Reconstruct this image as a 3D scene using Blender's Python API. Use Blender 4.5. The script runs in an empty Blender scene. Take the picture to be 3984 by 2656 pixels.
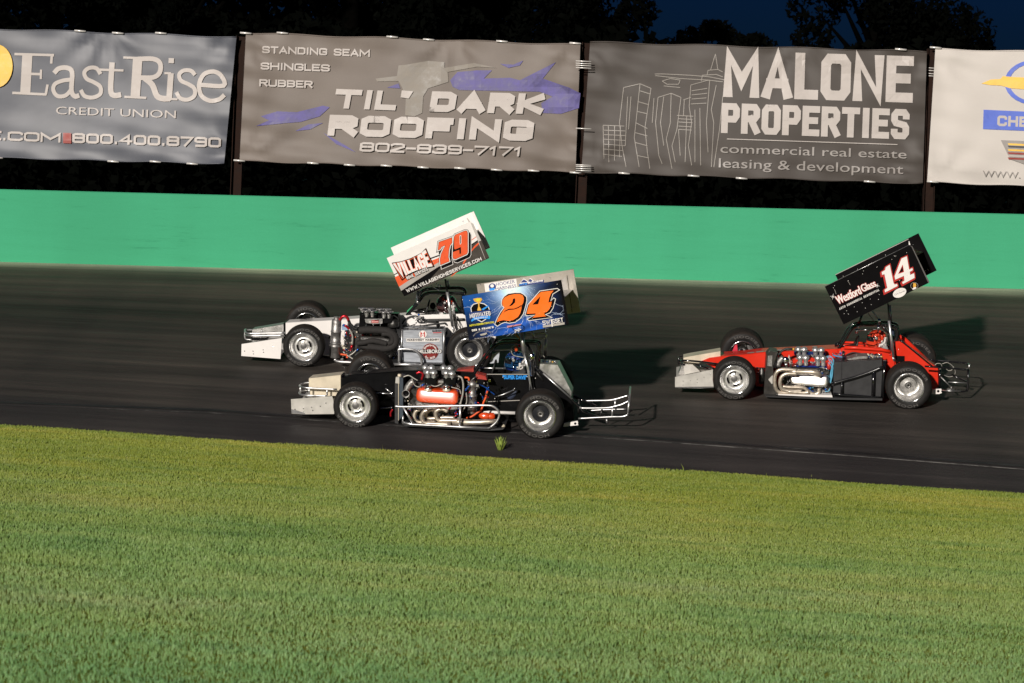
import bpy, bmesh, math, random
import numpy as np
from mathutils import Vector, Matrix
R=math.radians
random.seed(7)
sc=bpy.context.scene
COL=sc.collection

# ---------------------------------------------------------------- camera
F=10841.0;CX,CY=1992.0,1328.0;CH=2.5
pitch,roll=R(-1.593),R(2.3)
_f=Vector((0,math.cos(pitch),math.sin(pitch)));_r0=Vector((1,0,0));_u0=_r0.cross(_f)
_r=math.cos(roll)*_r0+math.sin(roll)*_u0;_u=-math.sin(roll)*_r0+math.cos(roll)*_u0
cd=bpy.data.cameras.new('camera');cam=bpy.data.objects.new('camera',cd);COL.objects.link(cam)
cam.matrix_world=Matrix(((_r.x,_u.x,-_f.x,0),(_r.y,_u.y,-_f.y,0),(_r.z,_u.z,-_f.z,CH),(0,0,0,1)))
cd.sensor_width=36;cd.lens=36*F/3984;cd.clip_end=2000;cd.clip_start=.5
sc.camera=cam
cd.dof.use_dof=True;cd.dof.focus_distance=38.4;cd.dof.aperture_fstop=4.5
# ---------------------------------------------------------------- world, floodlight key, exposure
LD=Vector((1.45,3.75,-.98)).normalized()
w=bpy.data.worlds.new('World');sc.world=w;w.use_nodes=True
nt=w.node_tree;bg=nt.nodes['Background']
sky=nt.nodes.new('ShaderNodeTexSky');sky.sky_type='NISHITA';sky.sun_disc=False
sky.sun_elevation=R(2);sky.sun_rotation=R(200);sky.air_density=1.0;sky.ozone_density=3.0;sky.altitude=200
# last dusk light: the same sky filtered to deep night blue
tn=nt.nodes.new('ShaderNodeMix');tn.data_type='RGBA';tn.blend_type='MULTIPLY';tn.inputs[0].default_value=1;tn.inputs[7].default_value=(.05,.17,.58,1)
nt.links.new(sky.outputs[0],tn.inputs[6]);nt.links.new(tn.outputs[2],bg.inputs[0]);bg.inputs[1].default_value=.05
sd=bpy.data.lights.new('floodlight_sun','SUN');sd.energy=4.3;sd.angle=R(1.8);sd.color=(1,.93,.85)
so=bpy.data.objects.new('floodlight_sun',sd);COL.objects.link(so)
so.rotation_euler=LD.to_track_quat('-Z','Y').to_euler()
vs=sc.view_settings;vs.view_transform='Standard';vs.look='None';vs.exposure=0;vs.gamma=1

# ---------------------------------------------------------------- pixel geometry of the photograph (3984 x 2656)
CR={'F':(0,0,1),'A1':(1100,1380,.25),'A2':(1480,1380,.25),'A3':(1920,1380,.25),'A4':(1760,1240,.25),
'B1':(920,1120,.25),'B2':(1380,1060,.25),'C1':(2620,1250,.25),'C2':(2960,1250,.25),'C3':(3240,1250,.25),'C4':(3160,1150,.25),
'D24':(1790,1060,.1875),'D79':(1490,860,.1875),'D14':(3200,930,.1875),
'N1':(0,0,.7014),'N2':(900,120,.63776),'N3':(2200,120,.63776),'N4':(3500,120,.4081)}
def ray(c,x,y):
    o=CR[c];px=o[0]+x*o[2];py=o[1]+y*o[2]
    return _f+_r*((px-CX)/F)-_u*((py-CY)/F)
CO=Vector((0,0,CH))
def P(c,x,y,Y):
    d=ray(c,x,y);return CO+d*(Y/d.y)
# track: ruled between the grass edge and the wall foot
def gy(x):return 35.7-.06*x
def gz(x):return -.02366*x-.00225
def wy(x):return 47.647-.0743*x-1.17e-4*x*x
def wz(x):return .01387*x+2.304
def zt(x,y):
    t=(y-gy(x))/(wy(x)-gy(x));return (1-t)*gz(x)+t*wz(x)
def hit(c,x,y):
    lo,hi=30,50
    for _ in range(40):
        m=(lo+hi)/2;p=P(c,x,y,m)
        if p.z>zt(p.x,p.y):lo=m
        else:hi=m
    return p

# ---------------------------------------------------------------- materials
def M(name,col,rough=.5,metal=0,coat=0,var=.1,scale=6,bump=0,spec=.5,vc=False,stretch=None,rv=.12,bs=None,cr=.08,cior=1.5):
    m=bpy.data.materials.new(name);m.use_nodes=True;t=m.node_tree;b=t.nodes['Principled BSDF'];N=t.nodes.new;K=t.links.new
    b.inputs['Roughness'].default_value=rough;b.inputs['Metallic'].default_value=metal
    b.inputs['Coat Weight'].default_value=coat;b.inputs['Coat Roughness'].default_value=cr;b.inputs['Coat IOR'].default_value=cior
    b.inputs['Specular IOR Level'].default_value=spec
    tc=N('ShaderNodeTexCoord');co=tc.outputs['Object']
    if stretch:
        mp=N('ShaderNodeMapping');mp.inputs['Scale'].default_value=stretch;K(co,mp.inputs[0]);co=mp.outputs[0]
    n=N('ShaderNodeTexNoise');n.inputs['Scale'].default_value=scale;n.inputs['Detail'].default_value=6;n.inputs['Roughness'].default_value=.65;K(co,n.inputs['Vector'])
    mr=N('ShaderNodeMapRange');mr.inputs[1].default_value=.3;mr.inputs[2].default_value=.7;mr.inputs[3].default_value=1-var;mr.inputs[4].default_value=1+var;K(n.outputs[0],mr.inputs[0])
    mx=N('ShaderNodeMix');mx.data_type='RGBA';mx.blend_type='MULTIPLY';mx.inputs[0].default_value=1
    if vc:
        at=N('ShaderNodeAttribute');at.attribute_name='col';K(at.outputs[0],mx.inputs[6])
    else:mx.inputs[6].default_value=(*col,1)
    K(mr.outputs[0],mx.inputs[7]);K(mx.outputs[2],b.inputs['Base Color'])
    m2=N('ShaderNodeMapRange');m2.inputs[1].default_value=.3;m2.inputs[2].default_value=.7;m2.inputs[3].default_value=max(.02,rough*(1-rv*2));m2.inputs[4].default_value=min(1,rough*(1+rv*2));K(n.outputs[0],m2.inputs[0]);K(m2.outputs[0],b.inputs['Roughness'])
    if bump:
        bp=N('ShaderNodeBump');bp.inputs['Strength'].default_value=1;bp.inputs['Distance'].default_value=bump
        n2=N('ShaderNodeTexNoise');n2.inputs['Scale'].default_value=bs or scale*4;n2.inputs['Detail'].default_value=5;K(co,n2.inputs['Vector'])
        K(n2.outputs[0],bp.inputs['Height']);K(bp.outputs[0],b.inputs['Normal'])
    m.diffuse_color=(*col,1)
    return m
rubber=M('rubber',(.013,.012,.0115),.6,var=.3,scale=10,bump=.002,bs=60,spec=.22)
tread=M('tread_rubber',(.024,.019,.016),.8,var=.35,scale=14,bump=.003,bs=50,spec=.15)
tirelet=M('tyre_letters',(.10,.095,.09),.85,var=.5,scale=40,spec=.1)
chrome=M('chrome',(.86,.86,.87),.13,1,var=.05,scale=20)
polish=M('polished_aluminium',(.80,.79,.77),.36,.92,var=.12,scale=12,bump=.0004)
alu=M('aluminium_sheet',(.55,.54,.52),.42,1,var=.16,scale=9,bump=.003,bs=9)
brush=M('brushed_aluminium',(.50,.53,.58),.42,.6,var=.14,scale=5,stretch=(1,1,14),bump=.001)
sheetw=M('bare_sheet',(.56,.54,.50),.5,.35,var=.15,scale=5,bump=.003,bs=8)
cream=M('cream_panel',(.68,.60,.46),.45,.2,coat=.0,var=.12,scale=5,bump=.002,bs=6)
steel=M('header_steel',(.64,.56,.46),.38,.72,var=.22,scale=14)
tube=M('satin_tube',(.72,.72,.72),.34,.9,var=.1)
dkmet=M('dark_metal',(.075,.073,.07),.38,.8,var=.5,scale=25,bump=.004,bs=30)
gmet=M('grey_casting',(.34,.33,.32),.45,.8,var=.3,scale=22,bump=.003)
wrap=M('black_header_wrap',(.018,.016,.015),.9,var=.4,scale=40,bump=.006,bs=60)
blk=M('black_paint',(.0045,.0045,.005),.45,0,coat=.2,spec=.06,var=.2)
blkt=M('black_tube_paint',(.008,.008,.009),.16,0,coat=1,var=.2)
matte=M('flat_black_panel',(.028,.028,.030),.5,var=.15,scale=5,bump=.001)
white=M('white_paint',(.80,.77,.745),.5,coat=0,spec=.25,var=.04,scale=4)
whited=M('white_vinyl',(.80,.77,.74),.5,var=.04,spec=.3)
red=M('red_paint',(.66,.026,.009),.42,coat=.15,spec=.3,var=.08,scale=4)
redd=M('red_vinyl',(.50,.03,.025),.4)
orange=M('orange_paint',(.78,.075,.010),.4,coat=1,var=.1,cr=.19,cior=2.3)
wingsh=M('wing_sheet',(.40,.365,.32),.45,.55,var=.25,scale=3,bump=.004,bs=5)
dkred=M('dark_red_vinyl',(.20,.014,.010),.45)
orv=M('orange_vinyl',(1.0,.17,.005),.45,var=.05)
orv2=M('rust_orange_vinyl',(.78,.10,.025),.4,var=.1)
bkv=M('black_vinyl',(.0045,.004,.0045),.5,spec=.05)
brv=M('brown_grey_vinyl',(.055,.045,.038),.4,var=.2)
gyv=M('grey_vinyl',(.42,.39,.36),.4)
bluev=M('blue_vinyl',(.02,.28,.80),.4)
navyv=M('navy_vinyl',(.01,.03,.16),.4)
yelv=M('yellow_vinyl',(.75,.68,.04),.4)
goldv=M('gold_vinyl',(.75,.42,.07),.35)
pinkv=M('pink_vinyl',(.6,.25,.3),.4)
pv=M('printed_vinyl',(.1,.2,.5),.5,spec=.15,vc=True,var=.15,scale=9)
boltv=M('lightning_vinyl',(.60,.72,.95),.4)
redh=M('red_anodised',(.55,.02,.03),.25,.7)
blueh=M('blue_anodised',(.02,.12,.55),.25,.7)
hose=M('braided_hose',(.42,.40,.36),.5,.4,var=.4,scale=80)
bhose=M('black_hose',(.012,.012,.012),.5)
orh=M('orange_hose',(.75,.10,.02),.5)
cyan=M('blue_plug_wire',(.12,.42,.62),.5)
brick=M('red_box_plastic',(.35,.03,.02),.5,var=.25)
greenrefl=M('green_reflection',(.06,.34,.15),.35,coat=.3)  # greenish reflection on the deflector panel, put into its colour
suitb=M('dark_suit_fabric',(.02,.03,.06),.8,bump=.002)
suitr=M('red_suit_fabric',(.3,.03,.025),.8,bump=.002)
glove=M('glove_fabric',(.6,.57,.52),.8)
visor=M('smoked_visor',(.01,.01,.012),.08,coat=1)
hredm=M('red_helmet_paint',(.62,.05,.02),.2,coat=1)
hblue=M('blue_helmet_paint',(.008,.045,.12),.2,coat=1)
hdark=M('dark_helmet_paint',(.05,.02,.02),.2,coat=1)

# ---------------------------------------------------------------- mesh builder
class MB:
    def __init__(s):s.V=[];s.Fc=[];s.Mi=[];s.S=[];s.mats=[];s.C=None
    def mi(s,m):
        if m not in s.mats:s.mats.append(m)
        return s.mats.index(m)
    def add(s,vs_,fs,m,smooth=False):
        o=len(s.V);s.V+=[tuple(v) for v in vs_];k=s.mi(m)
        for f in fs:s.Fc.append(tuple(i+o for i in f));s.Mi.append(k);s.S.append(smooth)
    def box(s,c,d,m,rot=None):
        c=Vector(c);vs_=[]
        for i in range(8):
            p=Vector((d[0]/2*(1 if i&1 else -1),d[1]/2*(1 if i&2 else -1),d[2]/2*(1 if i&4 else -1)))
            if rot:p=rot@p
            vs_.append(c+p)
        s.add(vs_,[(0,2,3,1),(4,5,7,6),(0,1,5,4),(2,6,7,3),(0,4,6,2),(1,3,7,5)],m)
    def prism(s,pts,ev,m,bev=0,mtop=None):
        n=len(pts);pts=[Vector(p) for p in pts];ev=Vector(ev)
        if bev:
            c=sum(pts,Vector())/n
            inn=[p+(c-p).normalized()*bev for p in pts]
            d=ev.normalized()*bev
            a=inn+[p+d for p in pts]+[p+ev-d for p in pts]+[p+ev for p in inn]
            f=[tuple(range(n)),tuple(range(4*n-1,3*n-1,-1))]
            for k in range(3):
                for i in range(n):
                    j=(i+1)%n;f.append((k*n+j,k*n+i,(k+1)*n+i,(k+1)*n+j))
            s.add(a,f,m);return
        a=pts+[p+ev for p in pts]
        s.add(a,[tuple(range(n)),tuple(range(2*n-1,n-1,-1))]+[((i+1)%n,i,i+n,(i+1)%n+n) for i in range(n)],m)
    def tube(s,pts,r,m,seg=8,cap=True,closed=False):
        pts=[Vector(p) for p in pts];n=len(pts)
        rs=r if isinstance(r,(list,tuple)) else [r]*n
        T=[]
        for i in range(n):
            a=pts[(i-1)%n] if closed else pts[max(i-1,0)];b=pts[(i+1)%n] if closed else pts[min(i+1,n-1)]
            d=b-a;T.append(d.normalized() if d.length>1e-9 else Vector((1,0,0)))
        up=Vector((0,1,0)) if abs(T[0].y)<.9 else Vector((0,0,1))
        nn=(up-T[0]*up.dot(T[0])).normalized();vs_=[]
        for i in range(n):
            nn=(nn-T[i]*nn.dot(T[i])).normalized();bb=T[i].cross(nn)
            for k in range(seg):
                a=2*math.pi*k/seg;vs_.append(pts[i]+(nn*math.cos(a)+bb*math.sin(a))*rs[i])
        fs=[]
        for i in range(n if closed else n-1):
            j=(i+1)%n
            for k in range(seg):
                l=(k+1)%seg;fs.append((i*seg+k,i*seg+l,j*seg+l,j*seg+k))
        s.add(vs_,fs,m,True)
        if cap and not closed:
            o=len(s.V)-n*seg;k=s.mi(m)
            s.Fc+= [tuple(o+i for i in range(seg-1,-1,-1)),tuple(o+(n-1)*seg+i for i in range(seg))];s.Mi+=[k,k];s.S+=[False,False]
    def lathe(s,prof,o,ax,m,seg=32,flat=False):
        # prof: (radius, height along ax[, material])
        o=Vector(o);ax=Vector(ax).normalized();t=Vector((0,0,1)) if abs(ax.z)<.9 else Vector((1,0,0))
        e1=(t-ax*t.dot(ax)).normalized();e2=ax.cross(e1);vs_=[]
        for q in prof:
            for k in range(seg):
                a=2*math.pi*k/seg;vs_.append(o+ax*q[1]+(e1*math.cos(a)+e2*math.sin(a))*max(q[0],1e-4))
        b=len(s.V);s.V+=[tuple(v) for v in vs_]
        for i in range(len(prof)-1):
            mm=s.mi(prof[i][2] if len(prof[i])>2 else m)
            for k in range(seg):
                l=(k+1)%seg;s.Fc.append((b+i*seg+k,b+(i+1)*seg+k,b+(i+1)*seg+l,b+i*seg+l));s.Mi.append(mm);s.S.append(not flat)
    def ball(s,c,r,m,seg=16,rings=9,rot=None,half=False):
        c=Vector(c);rr=r if isinstance(r,(list,tuple)) else (r,r,r);vs_=[];fs=[]
        for i in range(rings+1):
            th=math.pi*i/rings
            for k in range(seg):
                a=2*math.pi*k/seg;p=Vector((rr[0]*math.sin(th)*math.cos(a),rr[1]*math.sin(th)*math.sin(a),rr[2]*math.cos(th)))
                if rot:p=rot@p
                vs_.append(c+p)
        for i in range(rings):
            for k in range(seg):
                l=(k+1)%seg;fs.append((i*seg+k,(i+1)*seg+k,(i+1)*seg+l,i*seg+l))
        s.add(vs_,fs,m,True)
    def build(s,name,parent=None,origin=None):
        me=bpy.data.meshes.new(name);o=Vector(origin) if origin is not None else Vector()
        me.from_pydata([tuple(Vector(v)-o) for v in s.V],[],s.Fc)
        for m in s.mats:me.materials.append(m)
        me.polygons.foreach_set('material_index',s.Mi);me.polygons.foreach_set('use_smooth',s.S)
        if s.C is not None:
            a=me.attributes.new('col','FLOAT_COLOR','POINT');c=np.ones((len(s.V),4),dtype='f')
            for i,q in s.C.items():c[i,:3]=q
            a.data.foreach_set('color',c.ravel())
        bm=bmesh.new();bm.from_mesh(me);bmesh.ops.recalc_face_normals(bm,faces=[f for f in bm.faces if len(f.verts)>2]) if not getattr(s,'noflip',False) else None
        bm.to_mesh(me);bm.free();me.update()
        ob=bpy.data.objects.new(name,me);COL.objects.link(ob);ob.location=o
        if parent:ob.parent=parent
        return ob
def tag(o,label=None,cat=None,group=None,kind=None):
    if label:o['label']=label
    if cat:o['category']=cat
    if group:o['group']=group
    if kind:o['kind']=kind
    return o
def empty(name,parent=None,mat=None,loc=None):
    o=bpy.data.objects.new(name,None);COL.objects.link(o);o.empty_display_size=.2
    if parent:o.parent=parent
    if mat is not None:o.matrix_world=mat
    if loc is not None:o.location=loc
    return o
def sm(pts,n=5):
    # Catmull-Rom through the points
    P_=[Vector(p) for p in pts]
    if len(P_)<3:return P_
    Q=[P_[0]*2-P_[1]]+P_+[P_[-1]*2-P_[-2]];o=[]
    for i in range(1,len(Q)-2):
        for k in range(n):
            t=k/n;a,b,c,d=Q[i-1],Q[i],Q[i+1],Q[i+2]
            o.append(.5*((2*b)+(c-a)*t+(2*a-5*b+4*c-d)*t*t+(3*b-3*c+d-a)*t**3))
    o.append(P_[-1]);return o

# ---------------------------------------------------------------- lettering: glyph outlines as flat 2-D faces
_gc={}
def glyph(s_,bold=0.0,sp=1.0):
    k=(s_,bold,sp)
    if k in _gc:return _gc[k]
    c=bpy.data.curves.new('t','FONT');c.body=s_;c.size=1;c.offset=bold;c.resolution_u=3;c.space_character=sp;c.fill_mode='BOTH'
    ob=bpy.data.objects.new('t',c);COL.objects.link(ob)
    me=bpy.data.meshes.new_from_object(ob)
    v=[(p.co.x,p.co.y) for p in me.vertices];f=[tuple(q.vertices) for q in me.polygons]
    bpy.data.objects.remove(ob);bpy.data.curves.remove(c);bpy.data.meshes.remove(me)
    _gc[k]=(v,f);return v,f
_h=[y for x,y in glyph('H')[0]];CAP=max(_h)-min(_h)
def text2d(s_,p0,p1,h,bold=0,sp=1,shear=0,up=None,warp=None):
    v,f=glyph(s_,bold,sp);v0,_=glyph(s_,0,sp)
    xs=[a[0] for a in v0];x0,x1=min(xs),max(xs);o=[]
    dx,dy=p1[0]-p0[0],p1[1]-p0[1];l=math.hypot(dx,dy);ux,uy=(up if up else (dy/l*h,-dx/l*h))
    for x,y in v:
        a=(x-x0)/(x1-x0);b=y/CAP
        if warp:o.append(warp(a,b));continue
        a2=a+shear*b*h/l;o.append((p0[0]+dx*a2+ux*b,p0[1]+dy*a2+uy*b))
    return o,f
# heavy block lettering: mitred strokes on a unit cell
BF={'A':(1,['0,0 .5,1 1,0','.2,.28 .8,.28']),'B':(.95,['0,0 0,1 .8,1 1,.85 1,.65 .82,.52 0,.52','.8,.52 1,.38 1,.15 .8,0 0,0']),'C':(.95,['1,.82 1,.88 .82,1 .18,1 0,.88 0,.12 .18,0 .82,0 1,.12 1,.18']),
'D':(.95,['0,0 0,1 .78,1 1,.85 1,.15 .78,0 0,0 0,.1']),'E':(.85,['1,1 0,1 0,0 1,0','0,.52 .85,.52']),'F':(.85,['1,1 0,1 0,0','0,.52 .85,.52']),'G':(.98,['1,.82 1,.88 .82,1 .18,1 0,.88 0,.12 .18,0 .82,0 1,.12 1,.46 .55,.46']),
'H':(.98,['0,0 0,1','1,0 1,1','0,.5 1,.5']),'I':(.18,['.5,0 .5,1']),'J':(.8,['1,1 1,.12 .8,0 .2,0 0,.12 0,.3']),'K':(1,['0,0 0,1','1,1 .12,.5 1,0']),'L':(.68,['0,1 0,0 1,0']),
'M':(1.3,['0,0 0,1 .5,.3 1,1 1,0']),'N':(1.02,['0,0 0,1 1,0 1,1']),'O':(.98,['.5,1 .18,1 0,.86 0,.14 .18,0 .82,0 1,.14 1,.86 .82,1 .5,1']),'P':(.92,['0,0 0,1 .82,1 1,.87 1,.6 .82,.46 0,.46']),
'R':(.95,['0,0 0,1 .82,1 1,.87 1,.63 .82,.5 0,.5','.5,.5 1,0']),'S':(.92,['1,.85 1,.88 .82,1 .18,1 0,.88 0,.66 .15,.54 .85,.46 1,.34 1,.12 .82,0 .18,0 0,.12 0,.15']),'T':(.9,['0,1 1,1','.5,1 .5,0']),
'U':(.98,['0,1 0,.14 .18,0 .82,0 1,.14 1,1']),'V':(1,['0,1 .5,0 1,1']),'W':(1.4,['0,1 .25,0 .5,.8 .75,0 1,1']),'X':(1,['0,0 1,1','0,1 1,0']),'Y':(1,['0,1 .5,.45 1,1','.5,.5 .5,0']),'Z':(.9,['0,1 1,1 0,0 1,0']),
'0':(.9,['.5,1 .18,1 0,.86 0,.14 .18,0 .82,0 1,.14 1,.86 .82,1 .5,1']),'1':(.45,['0,.78 .6,1 .6,0']),'2':(.9,['0,.85 0,.88 .2,1 .8,1 1,.88 1,.65 0,.1 0,0 1,0']),'3':(.9,['0,.87 0,.9 .2,1 .8,1 1,.88 1,.65 .8,.52 .35,.52','.8,.52 1,.4 1,.12 .8,0 .2,0 0,.1 0,.13']),
'4':(.95,['.75,0 .75,1 0,.3 1,.3']),'5':(.9,['1,1 0,1 0,.58 .8,.58 1,.45 1,.14 .8,0 0,0']),'7':(.9,['0,1 1,1 .35,0']),'8':(.9,['.5,.53 .15,.53 0,.65 0,.88 .18,1 .82,1 1,.88 1,.65 .85,.53 .5,.53','.15,.53 0,.4 0,.12 .18,0 .82,0 1,.12 1,.4 .85,.53']),
'9':(.9,['1,.5 .2,.5 0,.62 0,.88 .18,1 .82,1 1,.88 1,.12 .82,0 .1,0']),'-':(.6,['0,.48 1,.48']),'.':(.16,['.5,0 .5,.06']),"'":(.16,['.5,1 .5,.8']),' ':(.5,[]),'&':(1,['1,0 .2,.7 .2,.9 .4,1 .6,.9 .6,.7 0,.35 0,.12 .2,0 .6,0 1,.45'])}
def ribbon2d(pts,t,cap=False):
    if cap:
        a,b=Vector(pts[0]),Vector(pts[1]);c_,d_=Vector(pts[-1]),Vector(pts[-2]);pts=[tuple(a+(a-b).normalized()*t/2)]+list(pts[1:-1])+[tuple(c_+(c_-d_).normalized()*t/2)]
    # mitred centre-line stroke -> quads
    n=len(pts);L=[]
    for i in range(n):
        b=Vector(pts[i]);e1=(b-Vector(pts[i-1])).normalized() if i else None;e2=(Vector(pts[i+1])-b).normalized() if i<n-1 else None
        if e1 is None:e1=e2
        if e2 is None:e2=e1
        n1=Vector((-e1.y,e1.x));n2=Vector((-e2.y,e2.x));m=n1+n2;m=m.normalized() if m.length>1e-5 else n1
        k=t/2/max(.5,m.dot(n1));L+=[(b.x+m.x*k,b.y+m.y*k),(b.x-m.x*k,b.y-m.y*k)]
    return L,[(2*i,2*i+1,2*i+3,2*i+2) for i in range(n-1)]
def block2d(s_,p0,p1,h,t=10,gap=None,shear=0,warp=None):
    gap=gap if gap is not None else t*.45
    L=math.hypot(p1[0]-p0[0],p1[1]-p0[1]) if not warp else warp[1];wt=[BF[c][0] for c in s_]
    nn=len(s_);unit=(L-gap*(nn-1)-t*nn)/sum(wt)
    if not warp:
        ux,uy=(p1[0]-p0[0])/L,(p1[1]-p0[1])/L;vx,vy=uy,-ux
    x=0;o=[]
    for c,w_ in zip(s_,wt):
        W=unit*w_
        for pl in BF[c][1]:
            pts=[]
            for q in pl.split():
                a,b=map(float,q.split(','));pts.append((x+t/2+a*W,t/2+b*(h-t)))
            V,f=ribbon2d(pts,t,True)
            if warp:V=[warp[0](a/L,b/h) for a,b in V]
            else:V=[(p0[0]+(a+shear*b)*ux+b*vx,p0[1]+(a+shear*b)*uy+b*vy) for a,b in V]
            o.append((V,f))
        x+=W+t+gap
    return o
def expand(poly,d,sh=(0,0)):
    n=len(poly);A=sum(poly[i][0]*poly[(i+1)%n][1]-poly[(i+1)%n][0]*poly[i][1] for i in range(n));sg=1 if A>0 else -1;o=[]
    for i in range(n):
        a,b,c=poly[i-1],poly[i],poly[(i+1)%n]
        e1=Vector((b[0]-a[0],b[1]-a[1])).normalized();e2=Vector((c[0]-b[0],c[1]-b[1])).normalized()
        n1=Vector((e1.y,-e1.x))*sg;n2=Vector((e2.y,-e2.x))*sg;m=(n1+n2)
        m=m.normalized() if m.length>1e-6 else n1
        k=d/max(.45,m.dot(n1));o.append((b[0]+m.x*k+sh[0],b[1]+m.y*k+sh[1]))
    return o
class Decal:
    """flat print laid on a traced face: fn maps (crop x, crop y, lift) to 3-D"""
    def __init__(s,mb,fn):s.mb=mb;s.fn=fn;s.l=.0012
    def nxt(s):s.l+=.0007;return s.l
    def poly(s,pts,m,l=None):
        l=l or s.nxt();s.mb.add([s.fn(x,y,l) for x,y in pts],[tuple(range(len(pts)))],m)
    def text(s,t,p0,p1,h,m,**k):
        l=k.pop('l',None) or s.nxt();v,f=text2d(t,p0,p1,h,**k);s.mb.add([s.fn(x,y,l) for x,y in v],f,m)
    def block(s,tt,p0,p1,h,m,**k):
        for V,f in block2d(tt,p0,p1,h,**k):
            s.l+=.00015;s.mb.add([s.fn(x,y,s.l) for x,y in V],f,m)
    def disc(s,c,rx,ry,m,ang=0,n=28):
        ca,sa=math.cos(R(ang)),math.sin(R(ang))
        s.poly([(c[0]+rx*math.cos(2*math.pi*i/n)*ca-ry*math.sin(2*math.pi*i/n)*sa,c[1]+rx*math.cos(2*math.pi*i/n)*sa+ry*math.sin(2*math.pi*i/n)*ca) for i in range(n)],m)
    def line(s,pts,w,m,l=None):
        l=l or s.nxt();n=len(pts)
        for i in range(n-1):
            a,b=pts[i],pts[i+1];d=math.hypot(b[0]-a[0],b[1]-a[1]) or 1;wa=w*(1 if not callable(w) else 1)
            nx,ny=-(b[1]-a[1])/d*w/2,(b[0]-a[0])/d*w/2
            s.mb.add([s.fn(a[0]+nx,a[1]+ny,l),s.fn(b[0]+nx,b[1]+ny,l),s.fn(b[0]-nx,b[1]-ny,l),s.fn(a[0]-nx,a[1]-ny,l)],[(0,1,2,3)],m)
    def arctext(s,t,c,r,a0,a1,h,m,inside=False,bold=0):
        v,f=glyph(t,bold);xs=[a[0] for a in v];x0,x1=min(xs),max(xs);l=s.nxt();o=[]
        for x,y in v:
            a=R(a0+(a1-a0)*(x-x0)/(x1-x0));rr=r+(y/CAP*h)*(-1 if inside else 1)
            o.append(s.fn(c[0]+rr*math.cos(a),c[1]+rr*math.sin(a),l))
        s.mb.add(o,f,m)
# ================================================================ setting
def grid(name,us,vs_,fn,mat,kind='structure',uv=None,smooth=True):
    nu,nv=len(us),len(vs_);V=[fn(u,v) for u in us for v in vs_]
    Fc=[(i*nv+j,(i+1)*nv+j,(i+1)*nv+j+1,i*nv+j+1) for i in range(nu-1) for j in range(nv-1)]
    me=bpy.data.meshes.new(name);me.from_pydata([tuple(v) for v in V],[],Fc);me.materials.append(mat)
    me.polygons.foreach_set('use_smooth',[smooth]*len(Fc))
    if uv:
        ul=me.uv_layers.new(name='UVMap');d=[]
        for p in me.polygons:
            for vi in p.vertices:
                i,j=divmod(vi,nv);d+=list(uv(us[i],vs_[j]))
        ul.data.foreach_set('uv',d)
    o=bpy.data.objects.new(name,me);COL.objects.link(o)
    if kind:o['kind']=kind
    return o
def nodes(m):
    m.use_nodes=True;t=m.node_tree;return t,t.nodes['Principled BSDF'],t.nodes.new,t.links.new
def noise(N,K,co,scale,det=5,rough=.6,sx=None):
    if sx:
        mp=N('ShaderNodeMapping');mp.inputs['Scale'].default_value=sx;K(co,mp.inputs[0]);co=mp.outputs[0]
    n=N('ShaderNodeTexNoise');n.inputs['Scale'].default_value=scale;n.inputs['Detail'].default_value=det;n.inputs['Roughness'].default_value=rough;K(co,n.inputs['Vector']);return n.outputs[0]
def ramp(N,K,f,stops):
    r=N('ShaderNodeValToRGB');e=r.color_ramp.elements
    e.remove(e[1]);e[0].position=stops[0][0];e[0].color=(*stops[0][1],1)
    for p,c in stops[1:]:e.new(p).color=(*c,1)
    K(f,r.inputs[0]);return r.outputs[0]
def mix(N,K,a,b,fac,mode='MIX'):
    x=N('ShaderNodeMix');x.data_type='RGBA';x.blend_type=mode
    for i,q in ((6,a),(7,b)):
        if isinstance(q,tuple):x.inputs[i].default_value=(*q,1)
        else:K(q,x.inputs[i])
    if isinstance(fac,(int,float)):x.inputs[0].default_value=fac
    else:K(fac,x.inputs[0])
    return x.outputs[2]

# ground sheet: level infield, reaching the horizon behind the camera and to both sides
gm=bpy.data.materials.new('infield_turf');t,b,N,K=nodes(gm)
tc=N('ShaderNodeTexCoord').outputs['Object']
def turfcol(N,K,tc):
    n1=noise(N,K,tc,.35,6,.6,(.45,1,1));n2=noise(N,K,tc,2.2,6,.7,(.35,1,1));n3=noise(N,K,tc,60,3,.7)
    c=ramp(N,K,n1,[(.28,(.27,.35,.055)),(.48,(.35,.40,.062)),(.62,(.40,.415,.07)),(.75,(.44,.415,.095))])
    c2=ramp(N,K,n2,[(.3,(.50,.64,.56)),(.44,(.9,.98,.95)),(.58,(1.06,1.04,1.0)),(.72,(1.35,1.18,1.3))])
    return mix(N,K,c,c2,1,'MULTIPLY'),n3
c,n3=turfcol(N,K,tc)
K(c,b.inputs['Base Color']);b.inputs['Roughness'].default_value=.95;b.inputs['Specular IOR Level'].default_value=.1
bp=N('ShaderNodeBump');bp.inputs['Distance'].default_value=.03;K(n3,bp.inputs['Height']);K(bp.outputs[0],b.inputs['Normal'])
xs=[-400,-150,-80,-50]+list(range(-40,41,4))+[50,80,150,400]
ty=[-200,-60,-10,5,12,18,24,28,32,0,.6]
def gnd(x,k):
    xc=max(-40,min(40,x))
    if k<9:return (x,ty[k],gz(xc)*max(0,min(1,(ty[k])/20))-.02)
    if k==9:return (x,gy(xc)+.04,gz(xc)-.012)
    return (x,gy(xc)+.6,gz(xc)-.12)
grid('ground',xs,list(range(11)),gnd,gm)

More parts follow.
